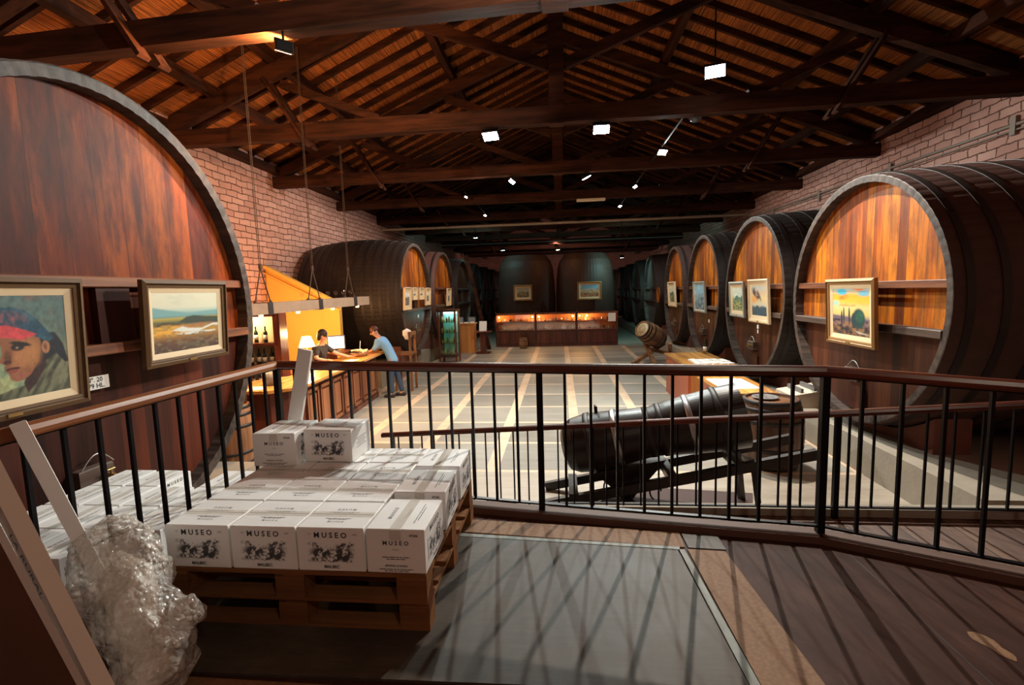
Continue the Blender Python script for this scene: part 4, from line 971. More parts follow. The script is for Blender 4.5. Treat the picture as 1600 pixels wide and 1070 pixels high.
b = MB(); b.tube([mt @ Vector((0, .33, .45)), mt @ Vector((0, .40, .46))], .02, 8); b.tube([mt @ Vector((-.05, .40, .45)), mt @ Vector((.05, .40, .46))], .014, 8); b.build('knob', 'black', t)
st = thing('sloping_stand', 'dark timber stand of two long sloping poles carrying the black waisted vessel', 'stand', (-.2, 5.5, FL))
O = Vector((-.2, 5.5, FL))
for dy in (-.26, .26): MB().bar(Vector((-.22, 5.50+dy, -2.40))-O, Vector((2.52, 5.22+dy, -1.70))-O, .07, .10).build('pole', 'oak_dark', st)
for f in (.12, .5, .74): 
    p = Vector((-.22, 5.5, -2.37)).lerp(Vector((2.52, 5.22, -1.70)), f)-O; MB().box(p.x-.05, p.x+.05, p.y-.3, p.y+.3, p.z-.02, p.z+.05).build('crosspiece', 'oak_dark', st)
for dy in (-.24, .24): MB().bar(Vector((1.95, 5.28+dy, -1.86))-O, Vector((2.02, 5.28+dy*1.1, FL))-O, .06, .06).build('leg', 'oak_dark', st)
b = MB(); b.prism([(.55, .36), (1.35, .52), (1.05, .16), (.95, .02), (.88, .02), (.80, .14)], -.12, .12, 1); b.build('centre_bracket', 'oak_dark', st)
for k, (x0, rr) in enumerate(((.72, .12), (1.02, .16), (1.2, .1))):
    b = MB(); b.tube([(x0+rr*math.cos(a)*.6, -.2-.03*k, .22+rr*math.sin(a)) for a in [2*PI*j/20 for j in range(15)]], .010, 6); b.build('chain_loop', 'black', st)
b = MB(); b.prism([(.25, 4.95), (1.9, 4.9), (2.2, 5.7), (.6, 5.9)], FL, FL+.012, 2); b.build('stand_shadow', plain('dark_red_shadow', (.055, .025, .02), .8), label='dark reddish patch painted as the shadow beneath the sloping stand', cat='mat')  # thin dark sheet stands in for the shade under the tilted vessel

# ------------------------------------------------------------------ the bar at left
bar = thing('bar_counter', 'panelled wooden bar counter with glowing yellow-orange top at left', 'counter', (-4.4, 9.0, FL))
fr_p = [(-4.36, 7.05), (-4.62, 10.9)]
def cpt(f, off=0): 
    a, c = Vector((-4.24, 6.95)), Vector((-4.50, 11.2)); d = (c-a).normalized(); nrm = Vector((d.y, -d.x)); p = a+(c-a)*f+nrm*off; return p
O2 = Vector((-4.4, 9.0, 0))
ctop = [(-5.25, 7.2), (-5.12, 6.82), (-4.75, 6.58), (-4.30, 6.62), (-4.04, 6.85), (-3.97, 7.2), (-4.26, 11.3), (-4.55, 11.55), (-5.05, 11.5), (-4.98, 10.9), (-4.72, 7.9), (-4.98, 7.7)]
b = MB(); b.prism([(x+4.4, y-9.0) for x, y in ctop], 1.04, 1.085, 2); b.build('counter_top', 'counter', bar)
body = [(-5.15, 7.2), (-5.02, 6.95), (-4.72, 6.74), (-4.38, 6.78), (-4.20, 6.98), (-4.16, 7.2), (-4.44, 11.2), (-4.62, 11.38), (-4.92, 11.36), (-4.90, 10.9), (-4.80, 7.95), (-5.05, 7.75)]
b = MB(); b.prism([(x+4.4, y-9.0) for x, y in body], 0.0, 1.04, 2); b.build('body', 'mahog', bar)
for k in range(7):
    f0 = .04+k*.135
    p, q = Vector((-4.155, 7.25)).lerp(Vector((-4.425, 11.15)), f0), Vector((-4.155, 7.25)).lerp(Vector((-4.425, 11.15)), f0+.115)
    g = MB()
    for z0, z1 in ((.15, .92),):
        c = (p+q)/2; d = (q-p).normalized(); Lp = (q-p).length; m_ = Matrix.Translation((c.x+4.4, c.y-9.0, 0)) @ Matrix.Rotation(math.atan2(d.y, d.x), 4, 'Z')
        for (a0, a1, b0, b1) in ((-Lp/2, Lp/2, z1-.06, z1), (-Lp/2, Lp/2, z0, z0+.06), (-Lp/2, -Lp/2+.05, z0, z1), (Lp/2-.05, Lp/2, z0, z1)): g.box(a0, a1, -.030, .004, b0, b1, 0, m_)
        g.box(-Lp/2+.09, Lp/2-.09, -.02, .004, z0+.10, z1-.10, 0, m_)
    g.build('panel', wood('bar_panel', (.34, .12, .045), (.17, .055, .025), axis=2, plank=10, seam=0, rough=.35, grain=7) if k == 0 else bpy.data.materials['bar_panel'], bar)
b = MB(); b.prism([((x+4.4)*1.0+(.02 if x > -4.7 else 0), y-9.0) for x, y in body], 0.0, .10, 2); b.build('skirting', 'mahog', bar)

# yellow partition with sloping coping
b = MB(); b.prism([(-7.43, FL), (-5.55, FL), (-5.55, -.15), (-7.43, .82)], 11.75, 11.9, 1); b.build('wall_partition', 'yellow', kind='structure', label='yellow painted partition behind the bar')
for dz, th in ((0, .07), (-.16, .03)):
    b = MB(); b.bar((-7.43, 11.72, .80+dz), (-5.50, 11.72, -.19+dz), .12, th); b.build('trim_11' if dz == 0 else 'trim_12', 'yellow', kind='structure', label='sloping moulding on the yellow partition')

# glazed cabinet with bottles
cb = thing('glazed_cabinet', 'glass-fronted wooden wine cabinet behind the near end of the bar', 'cabinet', (-5.95, 8.75, FL), R(12))
for x0, x1, y0, y1, z0, z1, nm in ((-.62, -.57, -.2, .2, 0, 2.22, 'side_panel'), (.57, .62, -.2, .2, 0, 2.22, 'side_panel'), (-.62, .62, -.2, .2, 2.17, 2.24, 'top'), (-.62, .62, -.2, .2, 0, .75, 'base_cupboard')): MB().box(x0, x1, y0, y1, z0, z1).build(nm, 'mahog', cb)
MB().box(-.57, .57, .17, .2, .75, 2.17).build('back_panel', plain('pale_cabinet_back', (.75, .62, .36), .7), cb)
for z in (1.15, 1.58): MB().box(-.57, .57, -.15, .17, z-.012, z+.012).build('shelf', 'mahog_x', cb)
for x0 in (-.57, .0):
    d = MB()
    for a0, a1, b0, b1 in ((x0, x0+.06, .78, 2.17), (x0+.51, x0+.57, .78, 2.17), (x0, x0+.57, .78, .84), (x0, x0+.57, 2.10, 2.17), (x0, x0+.57, 1.56, 1.60)): d.box(a0, a1, -.225, -.2, b0, b1)
    dd = d.build('door', 'mahog', cb)
    MB().box(x0+.06, x0+.51, -.214, -.210, .84, 2.10).build('pane', 'glass', dd)
l = bpy.data.lights.new('cabinet_lamp', 'POINT'); l.energy = 30; l.color = (1, .75, .42); l.shadow_soft_size = .05; o = bpy.data.objects.new('cabinet_lamp', l); COL.objects.link(o); o.parent = cb; o.location = (0, -.12, 2.06)
MB().box(-.3, .3, -.14, -.10, 2.10, 2.13).build('light_strip', emit('cabinet_strip', (1, .8, .5), 8), cb)
def bottle_mesh():
    b = MB(); b.lathe([(0, 0), (.036, 0), (.038, .01), (.038, .19), (.030, .215), (.015, .235), (.014, .30), (.016, .302), (.016, .315), (0, .315)], 16); b.lathe([(.0386, .06), (.0388, .06), (.0388, .15), (.0386, .15)], 16, 1, caps=False); return b.make('wine_bottle', ['bottle', 'paper'])
BM = bottle_mesh()
def bottle(x, y, z, label, group, sc=1, name='wine_bottle', m=None):
    o = bpy.data.objects.new(name, BM); COL.objects.link(o); o.location = (x, y, z); o.scale = (sc,)*3; return tag(o, label, 'bottle', group)
rot12 = Matrix.Rotation(R(12), 3, 'Z')
for z, nn, lab in ((.76, 9, 'bottom'), (1.165, 9, 'middle'), (1.595, 6, 'top')):
    for k in range(nn):
        p = rot12 @ Vector((-.48+k*.96/(nn-1), -.02+.05*(k % 2), 0)); bottle(-5.95+p.x, 8.75+p.y, FL+z, 'dark wine bottle in the glazed cabinet, %s shelf, %s from the left' % (lab, ORD[k]), 'bottles on the %s shelf of the glazed cabinet' % lab, 1.0 if z > 1 else .95)

def table_lamp(label, x, y, z, col, pw, sc=1.0):
    t = thing('table_lamp', label, 'lamp', (x, y, z), group='shaded lamps behind the bar')
    MB().lathe([(0, 0), (.07*sc, 0), (.07*sc, .015), (.02*sc, .04), (.03*sc, .12*sc), (.012*sc, .20*sc), (.010*sc, .30*sc), (0, .30*sc)], 16).build('base', 'brass', t)
    MB().lathe([(.13*sc, .25*sc), (.07*sc, .42*sc), (.068*sc, .42*sc), (.128*sc, .25*sc)], 24, caps=False).build('lamp_shade', emit('glowing_shade', (1, .62, .28), 7) if 'glowing_shade' not in bpy.data.materials else bpy.data.materials['glowing_shade'], t)
    l = bpy.data.lights.new('bulb', 'POINT'); l.energy = pw; l.color = col; l.shadow_soft_size = .05; o = bpy.data.objects.new('bulb', l); COL.objects.link(o); o.parent = t; o.location = (0, 0, .48*sc)
BARZ = FL+1.085
# back bar
MB().box(-.16, .16, -.16, .16, 0, .15, bev=.01).build('wooden_box', 'mahog', loc=(-5.48, 9.95, FL+.90), label='small dark wooden box under the glowing lamp behind the bar', cat='box')
bb = thing('back_counter', 'low dark work counter behind the bar', 'counter', (-5.75, 10.2, FL))
MB().box(-.45, .35, -.95, 1.3, 0, .86).build('body', 'mahog', bb); MB().box(-.48, .38, -.98, 1.33, .86, .90).build('worktop', 'mahog_x', bb)
table_lamp('lamp with glowing white shade standing behind the bar', -5.48, 9.95, FL+1.05, (1, .55, .22), 120, 1.3)
table_lamp('low lamp with glowing shade behind the bar near the glazed cabinet', -6.0, 9.6, FL+.90, (1, .50, .18), 80, .9)
# monitor
mo = thing('computer_monitor', 'computer monitor with a bright white screen behind the bar', 'monitor', (-5.0, 10.32, -1.22), R(-58))
MB().box(-.02, .06, -.19, .19, .05, .36, bev=.01).build('casing', 'grey', mo); MB().box(.0605, .063, -.165, .165, .075, .335).build('screen', emit('screen_glow', (.80, .92, 1), 2.2), mo); MB().lathe([(0, 0), (.11, 0), (.11, .012), (.03, .03), (.03, .06), (0, .06)], 20).build('foot', 'grey', mo)
mw = thing('till_shelf', 'dark raised shelf on the bar under the computer monitor', 'shelf', (-5.0, 10.32, BARZ)); 
MB().box(-.14, .18, -.35, .35, .10, .135).build('shelf', 'mahog_x', mw); MB().box(-.12, .16, -.33, -.30, 0, .10).build('support', 'mahog', mw); MB().box(-.12, .16, .30, .33, 0, .10).build('support', 'mahog', mw)
# items on the bar
b = MB(); b.lathe([(0, 0), (.10, 0), (.13, .20), (.125, .20), (.098, .01), (0, .01)], 20); b.build('ice_bucket', 'grey', loc=(-4.55, 7.10, BARZ), label='grey tapered bucket on the near rounded end of the bar', cat='bucket')
for k, (x, y, a, lab) in enumerate(((-4.62, 6.85, .3, 'white sheet of paper beside the grey bucket on the bar'), (-4.38, 9.2, .1, 'long white sheet of paper in the middle of the bar'), (-4.42, 9.75, -.2, 'white sheet of paper near the basket on the bar'))):
    b = MB(); b.box(-.11, .11, -.16, .16, 0, .003); b.build('paper_sheet', 'paper', loc=(x, y, BARZ), rz=a, label=lab, cat='paper', group='papers on the bar')
bk = thing('flower_basket', 'low basket of pale flowers on the far end of the bar', 'basket', (-4.52, 10.45, BARZ))
MB().lathe([(0, 0), (.15, 0), (.20, .09), (.19, .09), (.14, .02), (0, .02)], 20).build('basket', 'oak', bk)
for k in range(26):
    a = rnd.uniform(0, 2*PI); rr = rnd.uniform(0, .17); b = MB(); z0 = .10+rnd.uniform(0, .05)
    b.lathe([(0, -.02), (.025, -.012), (.032, 0), (.02, .018), (0, .022)], 8, mat=Matrix.Translation((rr*math.cos(a), rr*math.sin(a), z0))); b.build('flower', plain('pale_petal', (.85, .72, .40), .7) if k == 0 else bpy.data.materials['pale_petal'], bk)
b = MB(); b.tube([(0, 0, .05), (.03, 0, .35)], .006, 6); b.build('candle_stem', 'paper', bk)

# hanging beam with ropes
hb = thing('hanging_rack', 'old squared timber hung on ropes above the bar, with metal straps', 'hanging beam', (-4.4, 8.4, -.12), 0)
HA, HB = Vector((-.22, -1.7, -.04)), Vector((.28, 1.5, .02))
MB().bar(HA, HB, .26, .17).build('timber', plain('weathered_timber', (.23, .15, .10), .8, var=.3, scale=5, bump=.4), hb)
for f in (.12, .50, .84):
    p = HA.lerp(HB, f); d = (HB-HA).normalized()
    MB().bar(p-d*.05, p+d*.05, .28, .19).build('strap', 'hoop', hb)
    for s_ in (-1, 1):
        q = p+d*.16*s_
        b = MB(); b.tube([q+Vector((0, 0, .09)), p+Vector((0, 0, .62))], .010, 6); b.tube([q+Vector((.0, 0, .09)), q+Vector((.0, 0, .12))], .024, 8); b.build('rope', 'rope', hb)
    b = MB(); b.tube([p+Vector((0, 0, .60)), p+Vector((0, 0, .68))], .026, 8); b.tube([p+Vector((-.012, 0, .64)), p+Vector((-.012, 0, 4.25+(0, .1, .2)[int(f*2.2)]))], .005, 6); b.tube([p+Vector((.012, 0, .64)), p+Vector((.012, 0, 4.25+(0, .1, .2)[int(f*2.2)]))], .005, 6); b.build('rope', 'rope', hb)
for f in (.10, .36, .66, .92):
    p = HA.lerp(HB, f); MB().lathe([(0, -.13), (.03, -.13), (.035, -.10), (.03, -.08), (0, -.08)], 16, mat=Matrix.Translation(p)).build('downlight', emit('downlight_glow', (1, .6, .25), 5) if 'downlight_glow' not in bpy.data.materials else bpy.data.materials['downlight_glow'], hb)
    l = bpy.data.lights.new('downlight_lamp', 'SPOT'); l.energy = 95; l.color = (1, .55, .2); l.spot_size = R(125); l.spot_blend = .5; l.shadow_soft_size = .04; o = bpy.data.objects.new('downlight_lamp', l); COL.objects.link(o); o.parent = hb; o.location = p+Vector((0, 0, -.19))
for k in range(7):
    f = .40+.075*k; p = HA.lerp(HB, f)
    b = MB(); b.lathe([(.033, 0), (.033, .003), (.005, .008), (.005, .055), (.028, .068), (.036, .10), (.030, .135)], 14); b.build('wine_glass', 'glass', loc=(-4.4+p.x, 8.4+p.y, -.12+p.z+.088), label='clear glass standing on the hanging timber, %s counted from the camera' % ['first', 'second', 'third', 'fourth', 'fifth', 'sixth', 'seventh'][k], cat='glass', group='glasses on the hanging timber')

# ------------------------------------------------------------------ people
def skin(name, verts, edges, m, parent, sub=2, root=0, label=None):
    me = bpy.data.meshes.new(name); me.from_pydata([v[:3] for v in verts], edges, []); o = bpy.data.objects.new(name, me); COL.objects.link(o); o.parent = parent
    md = o.modifiers.new('skin', 'SKIN'); md.use_smooth_shade = True; 
    for i, v in enumerate(verts):
        sv = me.skin_vertices[0].data[i]; sv.radius = (v[3], v[4] if len(v) > 4 else v[3]); sv.use_root = (i == root)
    sb = o.modifiers.new('sub', 'SUBSURF'); sb.levels = sub; sb.render_levels = sub
    me.materials.append(M[m])
    if label: o['label'] = label
    return o
def chain(pts, off=0): return [(off+i, off+i+1) for i in range(len(pts)-1)]
def hand(verts, edges, wrist_i, w, d, side):
    """adds palm and five fingers to a body skeleton; w wrist pos, d pointing direction, side = thumb direction"""
    w = Vector(w); d = Vector(d).normalized(); s_ = Vector(side).normalized(); n_ = d.cross(s_)
    verts.append((*(w+d*.05), .030, .018)); pi = len(verts)-1; edges.append((wrist_i, pi))
    for k, (o_, l_) in enumerate(((.030, .070), (.010, .080), (-.010, .075), (-.030, .060))):
        a = w+d*.085+s_*o_; verts.append((*a, .011)); i0 = len(verts)-1; edges.append((pi, i0))
        for f in (.5, 1): p = a+d*l_*f-n_*.020*f*f; verts.append((*p, .0085 if f < 1 else .007)); edges.append((len(verts)-2, len(verts)-1))
    a = w+d*.03+s_*.035; verts.append((*a, .012)); edges.append((pi, len(verts)-1)); verts.append((*(a+d*.045+s_*.025), .009)); edges.append((len(verts)-2, len(verts)-1))
def head(parent, c, fwd, up, hair, length='short'):
    """face details and hair on the head centre c"""
    f = Vector(fwd).normalized(); u = Vector(up); u = (u-u.dot(f)*f).normalized(); r_ = f.cross(u); m_ = frame3(r_, f, u, c)
    b = MB()
    def sph(cx, cy, cz, rx, ry_, rz_, seg=18, rg=12, mi=0, z0=-1, z1=1):
        pr = [(math.cos(a), math.sin(a)) for a in [math.asin(z0)+(math.asin(z1)-math.asin(z0))*i/rg for i in range(rg+1)]]
        b.lathe([(max(1e-6, p[0]), p[1]) for p in pr], seg, mi, m_ @ Matrix.Translation((cx, cy, cz)) @ Matrix.Diagonal((rx, ry_, rz_, 1)))
    sph(0, .092, -.012, .014, .020, .026, 10, 8); sph(-.078, 0, -.01, .012, .022, .032, 10, 8); sph(.078, 0, -.01, .012, .022, .032, 10, 8)
    sph(0, .082, -.060, .026, .010, .007, 10, 6, 1); sph(-.032, .086, .012, .013, .006, .007, 8, 6, 2); sph(.032, .086, .012, .013, .006, .007, 8, 6, 2)
    b.build('face_features', ['skin', plain('lip', (.35, .10, .08), .5), 'hair'], parent)
    b = MB(); sph(0, -.018, .028, .088, .102, .108, 22, 14, 0, -.25, 1)
    if length == 'mid': sph(0, -.045, -.03, .082, .065, .10, 18, 12)
    b.build('hair', hair, parent)

# visitor leaning on the far end of the bar
vz = thing('person', 'person in a light blue shirt and dark jeans leaning over the bar', 'person', (-4.05, 11.15, FL))
vs = [(0.02, 0, .92, .10, .09), (-.02, 0, 1.06, .115, .09), (-.10, -.01, 1.22, .15, .11), (-.19, -.02, 1.36, .16, .10), (-.25, -.03, 1.44, .06), (-.31, -.04, 1.50, .055), (-.355, -.05, 1.555, .082, .088), (-.37, -.055, 1.60, .082, .085)]
ed = chain(vs)
for s_ in (-1, 1):
    k = len(vs); vs += [(-.20, s_*.17-.02, 1.37, .055), (-.32, s_*.21-.02, 1.18, .045), (-.47, s_*.13-.02, 1.115, .033)]; ed += [(3, k), (k, k+1), (k+1, k+2)]
    hand(vs, ed, k+2, (-.47, s_*.13-.02, 1.12), (-1, -.3*s_, 0.0), (0, -s_, 0.2))
    k = len(vs); vs += [(.03, s_*.09, .86, .068), (.06+.05*s_, s_*.10, .48, .058), (.10+.10*s_, s_*.11, .10, .042), (.02+.10*s_, s_*.11, .035, .035)]; ed += [(0, k), (k, k+1), (k+1, k+2), (k+2, k+3)]
skin('body', vs, ed, 'skin', vz)
sh = [(0.05, 0, .80, .16, .15), (0.03, 0, .90, .15, .135), (-.02, 0, 1.06, .15, .12), (-.10, -.01, 1.22, .165, .125), (-.19, -.02, 1.37, .17, .115), (-.24, -.03, 1.42, .08)]; se = chain(sh)
for s_ in (-1, 1): k = len(sh); sh += [(-.20, s_*.18-.02, 1.37, .07), (-.31, s_*.215-.02, 1.19, .060), (-.36, s_*.19-.02, 1.165, .052)]; se += [(4, k), (k, k+1), (k+1, k+2)]
skin('shirt', sh, se, 'shirt_blue', vz, label='light blue shirt')
js = [(.035, 0, .93, .14, .125)]; je = []
for s_ in (-1, 1): k = len(js); js += [(.03, s_*.09, .80, .095), (.06+.05*s_, s_*.10, .48, .075), (.10+.10*s_, s_*.11, .09, .062)]; je += [(0, k), (k, k+1), (k+1, k+2)]
skin('jeans', js, je, 'jeans', vz, label='dark blue jeans')
for s_ in (-1, 1): MB().box(-.09+.10*s_+.02, .16+.10*s_+.02, s_*.11-.045, s_*.11+.045, 0, .075, bev=.02).build('shoe', 'shoe', vz)
head(vz, (-.365, -.052, 1.585), (-.85, -.25, -.45), (-.45, 0, .9), 'hair_red')

# clerk behind the bar
ck = thing('person', 'person in dark clothes behind the bar, reaching an arm along the counter', 'person', (-5.09, 9.66, FL))
vs = [(0, 0, .92, .13, .11), (0, 0, 1.08, .125, .10), (.03, .0, 1.24, .15, .11), (.07, .0, 1.38, .16, .10), (.09, 0, 1.45, .055), (.11, 0, 1.53, .055), (.125, 0, 1.60, .082, .088), (.13, 0, 1.65, .082, .085)]
ed = chain(vs)
for s_, el, wr in ((1, (.24, .30, 1.22), (.48, .42, 1.125)), (-1, (.10, -.26, 1.18), (.24, -.20, 1.14))):
    k = len(vs); vs += [(.07, s_*.18, 1.38, .055), (*el, .045), (*wr, .033)]; ed += [(3, k), (k, k+1), (k+1, k+2)]
    hand(vs, ed, k+2, wr, (Vector(wr)-Vector(el))*Vector((1, 1, 0)), (0, -s_, .1))
    k = len(vs); vs += [(0, s_*.09, .86, .085), (.02, s_*.10, .48, .058), (0, s_*.10, .10, .042), (.08, s_*.10, .035, .035)]; ed += [(0, k), (k, k+1), (k+1, k+2), (k+2, k+3)]
skin('body', vs, ed, 'skin', ck)
sh = [(0, 0, .88, .15, .13), (0, 0, 1.08, .145, .12), (.03, 0, 1.24, .165, .125), (.07, 0, 1.38, .17, .115), (.09, 0, 1.44, .07)]; se = chain(sh)
for s_, el in ((1, (.24, .30, 1.22)), (-1, (.10, -.26, 1.18))): k = len(sh); sh += [(.07, s_*.19, 1.38, .07), (Vector(el).x*.9, Vector(el).y*.93, el[2]+.03, .058)]; se += [(3, k), (k, k+1)]
skin('jumper', sh, se, 'top_dark', ck, label='dark short-sleeved jumper')
js = [(0, 0, .90, .14, .12)]; je = []
for s_ in (-1, 1): k = len(js); js += [(0, s_*.09, .80, .095), (.02, s_*.10, .48, .072), (0, s_*.10, .09, .06)]; je += [(0, k), (k, k+1), (k+1, k+2)]
skin('trousers', js, je, 'top_dark', ck)
for s_ in (-1, 1): MB().box(-.07, .19, s_*.10-.045, s_*.10+.045, 0, .075, bev=.02).build('shoe', 'shoe', ck)
head(ck, (.128, 0, 1.635), (.8, .35, -.35), (.25, 0, 1), 'hair', 'mid')

# wooden stand with white bundle beside the visitor
hs = thing('high_stool', 'tall pale wooden stool with a back post beside the person in blue', 'stool', (-3.98, 12.0, FL))
for dx in (-.2, .2):
    for dy in (-.2, .2): MB().box(dx-.025, dx+.025, dy-.025, dy+.025, 0, 1.45 if dx > 0 else .95).build('leg', 'oak', hs)
MB().box(-.24, .24, -.24, .24, .92, .97).build('seat', 'oak_x', hs); MB().box(.17, .23, -.24, .24, 1.40, 1.50).build('back_rail', 'oak', hs)
b = blob([(-3.92, 11.98, -1.14), (-3.90, 11.98, -1.04), (-3.90, 11.98, -.92), (-3.90, 11.98, -.86)], [.04, .12, .10, .01], 30, 24, 4, .02); b.build('white_bag', 'paper', label='soft white bag hung over the back of the tall stool', cat='bag')

# ------------------------------------------------------------------ far left: fridge, panel counter, lectern, leaning plank
fg = thing('glass_showcase', 'tall glass showcase with bluish light and small goods, left of the orange counter', 'showcase', (-3.92, 16.75, FL), R(0))
for dx in (-.29, .29):
    for dy in (-.3, .3): MB().box(dx-.03, dx+.03, dy-.03, dy+.03, 0, 1.80).build('corner_post', 'mahog', fg)
MB().box(-.34, .34, -.36, .36, 1.80, 1.88).build('top', 'mahog', fg); MB().box(-.32, .32, -.34, .34, .22, .30).build('base', 'mahog', fg)
for z in (.68, 1.05, 1.42): MB().box(-.27, .27, -.28, .28, z-.006, z+.006).build('shelf', 'glass_teal', fg)
for a in ((-.27, .27, -.305, -.30), (.285, .29, -.28, .28)): MB().box(*a, .30, 1.80).build('pane', 'glass_teal', fg)
MB().box(-.24, .24, .25, .28, 1.72, 1.78).build('light_tube', emit('cool_tube', (.75, .97, 1), 5), fg)
l = bpy.data.lights.new('tube_light', 'POINT'); l.energy = 9; l.color = (.7, .95, 1); l.shadow_soft_size = .1; o = bpy.data.objects.new('tube_light', l); COL.objects.link(o); o.parent = fg; o.location = (0, -.05, 1.7)
MB().box(-.26, .26, .285, .30, .30, 1.78).build('back_panel', plain('showcase_back', (.55, .70, .68), .6), fg)
for z, w_ in ((.306, 'bottom'), (.69, 'second'), (1.06, 'third'), (1.43, 'top')):
    for k in range(6):
        b = MB(); h = .12+.05*((k*7+int(z*10)) % 3); b.lathe([(0, 0), (.035, 0), (.035, h*.7), (.018, h*.8), (.018, h), (0, h)], 10)
        b.build('jar', plain('jar_%d' % (k % 3), ((.5, .2, .05), (.6, .5, .12), (.12, .1, .06))[k % 3], .3) if 'jar_%d' % (k % 3) not in bpy.data.materials else bpy.data.materials['jar_%d' % (k % 3)], loc=(-3.92-.21+.084*k, 16.63, FL+z), label='small jar in the tall glass showcase, %s shelf, %s from the left' % (w_, ORD[k]), cat='jar', group='jars on the %s shelf of the showcase' % w_)
oc = thing('reception_counter', 'orange varnished wooden counter between the glass showcase and the lectern', 'counter', (-3.92, 19.6, FL))
MB().box(-.5, .42, -.3, .3, 0, 1.16).build('body', 'orange_panel', oc); MB().box(-.54, .46, -.34, .34, 1.16, 1.20).build('top', 'orange_panel', oc)
for k in range(4):
    b = MB(); b.box(-.1, .1, -.07, .07, 0, .02+.012*k, bev=.004); b.build('brochure_stack', 'paper', loc=(-4.3+.23*k, 19.5, FL+1.2), rz=.2*k, label='stack of pale brochures on the orange counter, %s from the left' % ['first', 'second', 'third', 'fourth'][k], cat='papers')
for k, (x, lab) in enumerate(((-4.15, 'left'), (-3.65, 'right'))):
    b = MB(); b.box(-.15, .15, -.02, .02, 0, .24, bev=.008); b.box(-.12, .12, -.022, -.02, .03, .21, 1); b.build('small_screen', ['grey', plain('screen_dark', (.25, .3, .33), .2)], loc=(x, 19.75, FL+1.2), label='small grey screen standing on the orange counter, %s one' % lab, cat='screen')
lc = thing('lectern', 'dark wooden lectern with a white sheet, at the end of the orange counter', 'lectern', (-3.10, 19.1, FL))
MB().box(-.28, .28, -.22, .22, 0, .06, bev=.01).build('foot', 'mahog', lc); MB().box(-.11, .11, -.09, .09, .06, .86).build('column', 'mahog', lc); MB().box(-.34, .34, -.26, .26, .86, .90).build('shelf', 'mahog_x', lc)
b = MB(); b.box(-.15, .15, -.01, .01, 0, .40, mat=Matrix.Translation((0, .02, .90)) @ Matrix.Rotation(R(-18), 4, 'X')); b.build('info_sheet', 'paper', lc)
slab('leaning_plank', (-2.98, 20.4, FL), (-3.95, 20.9, 1.62), (0, 1, 0), .10, .16, 'beam', label='long dark plank leaning up against the far left vats behind the lectern', cat='plank')

# ------------------------------------------------------------------ display cases
glow = emit('bulb_glow', (1, .62, .25), 40)
names3 = ['left', 'middle', 'right']
for k in range(3):
    x0 = -2.86+k*1.775
    t = thing('display_case', '%s of the three wooden display cases with a lit orange glass compartment' % names3[k], 'display case', (x0, 21.2, FL), group='display cases in front of the upright vats')
    W_ = 1.765
    MB().box(0, W_, 0, .55, 0, .70).build('base_cabinet', 'mahog', t)
    MB().box(.0, W_, -.02, 0, 0, .09).build('skirting', 'mahog', t)
    for p in range(3): MB().box(.06+p*.56, .06+p*.56+.50, -.015, 0, .13, .64, bev=.005).build('panel', 'mahog', t)
    MB().box(-.0, W_, -.02, .57, .70, .73).build('ledge', 'mahog_x', t)
    MB().box(0, W_, -.02, .57, 1.40, 1.47).build('top', 'mahog_x', t)
    for xx in (0, W_-.05): MB().box(xx, xx+.05, -.02, .04, .73, 1.55 if xx == 0 else 1.40).build('corner_post', 'mahog', t)
    for xx in (0, W_-.02): MB().box(xx, xx+.02, .04, .55, .73, 1.40).build('side_panel', 'mahog', t)
    MB().box(.02, W_-.02, .53, .55, .73, 1.40).build('back_panel', plain('case_back', (.62, .22, .07), .7) if k == 0 else bpy.data.materials['case_back'], t)
    MB().box(.02, W_-.02, .12, .53, 1.08, 1.10).build('shelf', 'mahog_x', t)
    MB().box(.05, W_-.05, -.008, -.003, .73, 1.40).build('pane', 'glass', t)
    for q, xx in enumerate((.14, W_-.14) if k < 2 else (.14, .45)):
        MB().lathe([(0, -.03), (.022, -.02), (.03, 0), (.022, .02), (0, .03)], 12, mat=Matrix.Translation((xx, .16, 1.30))).build('bulb', glow, t)
        l = bpy.data.lights.new('bulb_light', 'POINT'); l.energy = 20; l.color = (1, .52, .17); l.shadow_soft_size = .03; o = bpy.data.objects.new('bulb_light', l); COL.objects.link(o); o.parent = t; o.location = (xx, .12, 1.24)
    for zz, sh_ in ((.73, 'floor'), (1.10, 'upper shelf')):
        n_ = 8 if sh_ == 'floor' else 7
        for q in range(n_):
            xx = x0+.16+q*(W_-.32)/(n_-1); h = .10+.10*rnd.random(); r_ = .025+.02*rnd.random(); b = MB()
            if q % 3 == 2: b.box(-r_*1.6, r_*1.6, -r_, r_, 0, h*.7, bev=.006)
            elif q % 3 == 1: b.lathe([(0, 0), (r_, 0), (r_*1.3, h*.3), (r_*.6, h*.6), (r_*.8, h*.75), (r_*.7, h*.76), (0, h*.7)], 14)
            else: b.lathe([(0, 0), (r_, 0), (r_, h*.65), (r_*.4, h*.75), (r_*.4, h), (0, h)], 14)
            mt_ = ['brass', 'steel', 'bottle', 'bottle_pale', 'kraft_dark'][(q+k) % 5]
            b.build('antique_piece', mt_, loc=(xx, 21.2+.30, FL+zz), label='small antique piece in the %s display case, %s, %s from the left' % (names3[k], sh_, ORD[q]), cat='exhibit', group='exhibits on the %s of the %s display case' % (sh_, names3[k]))
b = MB(); b.box(-.16, .16, -.01, .01, 0, .36); b.build('notice_sheet', 'paper', loc=(2.20, 21.165, FL+1.04), label='white notice sheet at the right end of the display cases', cat='notice')

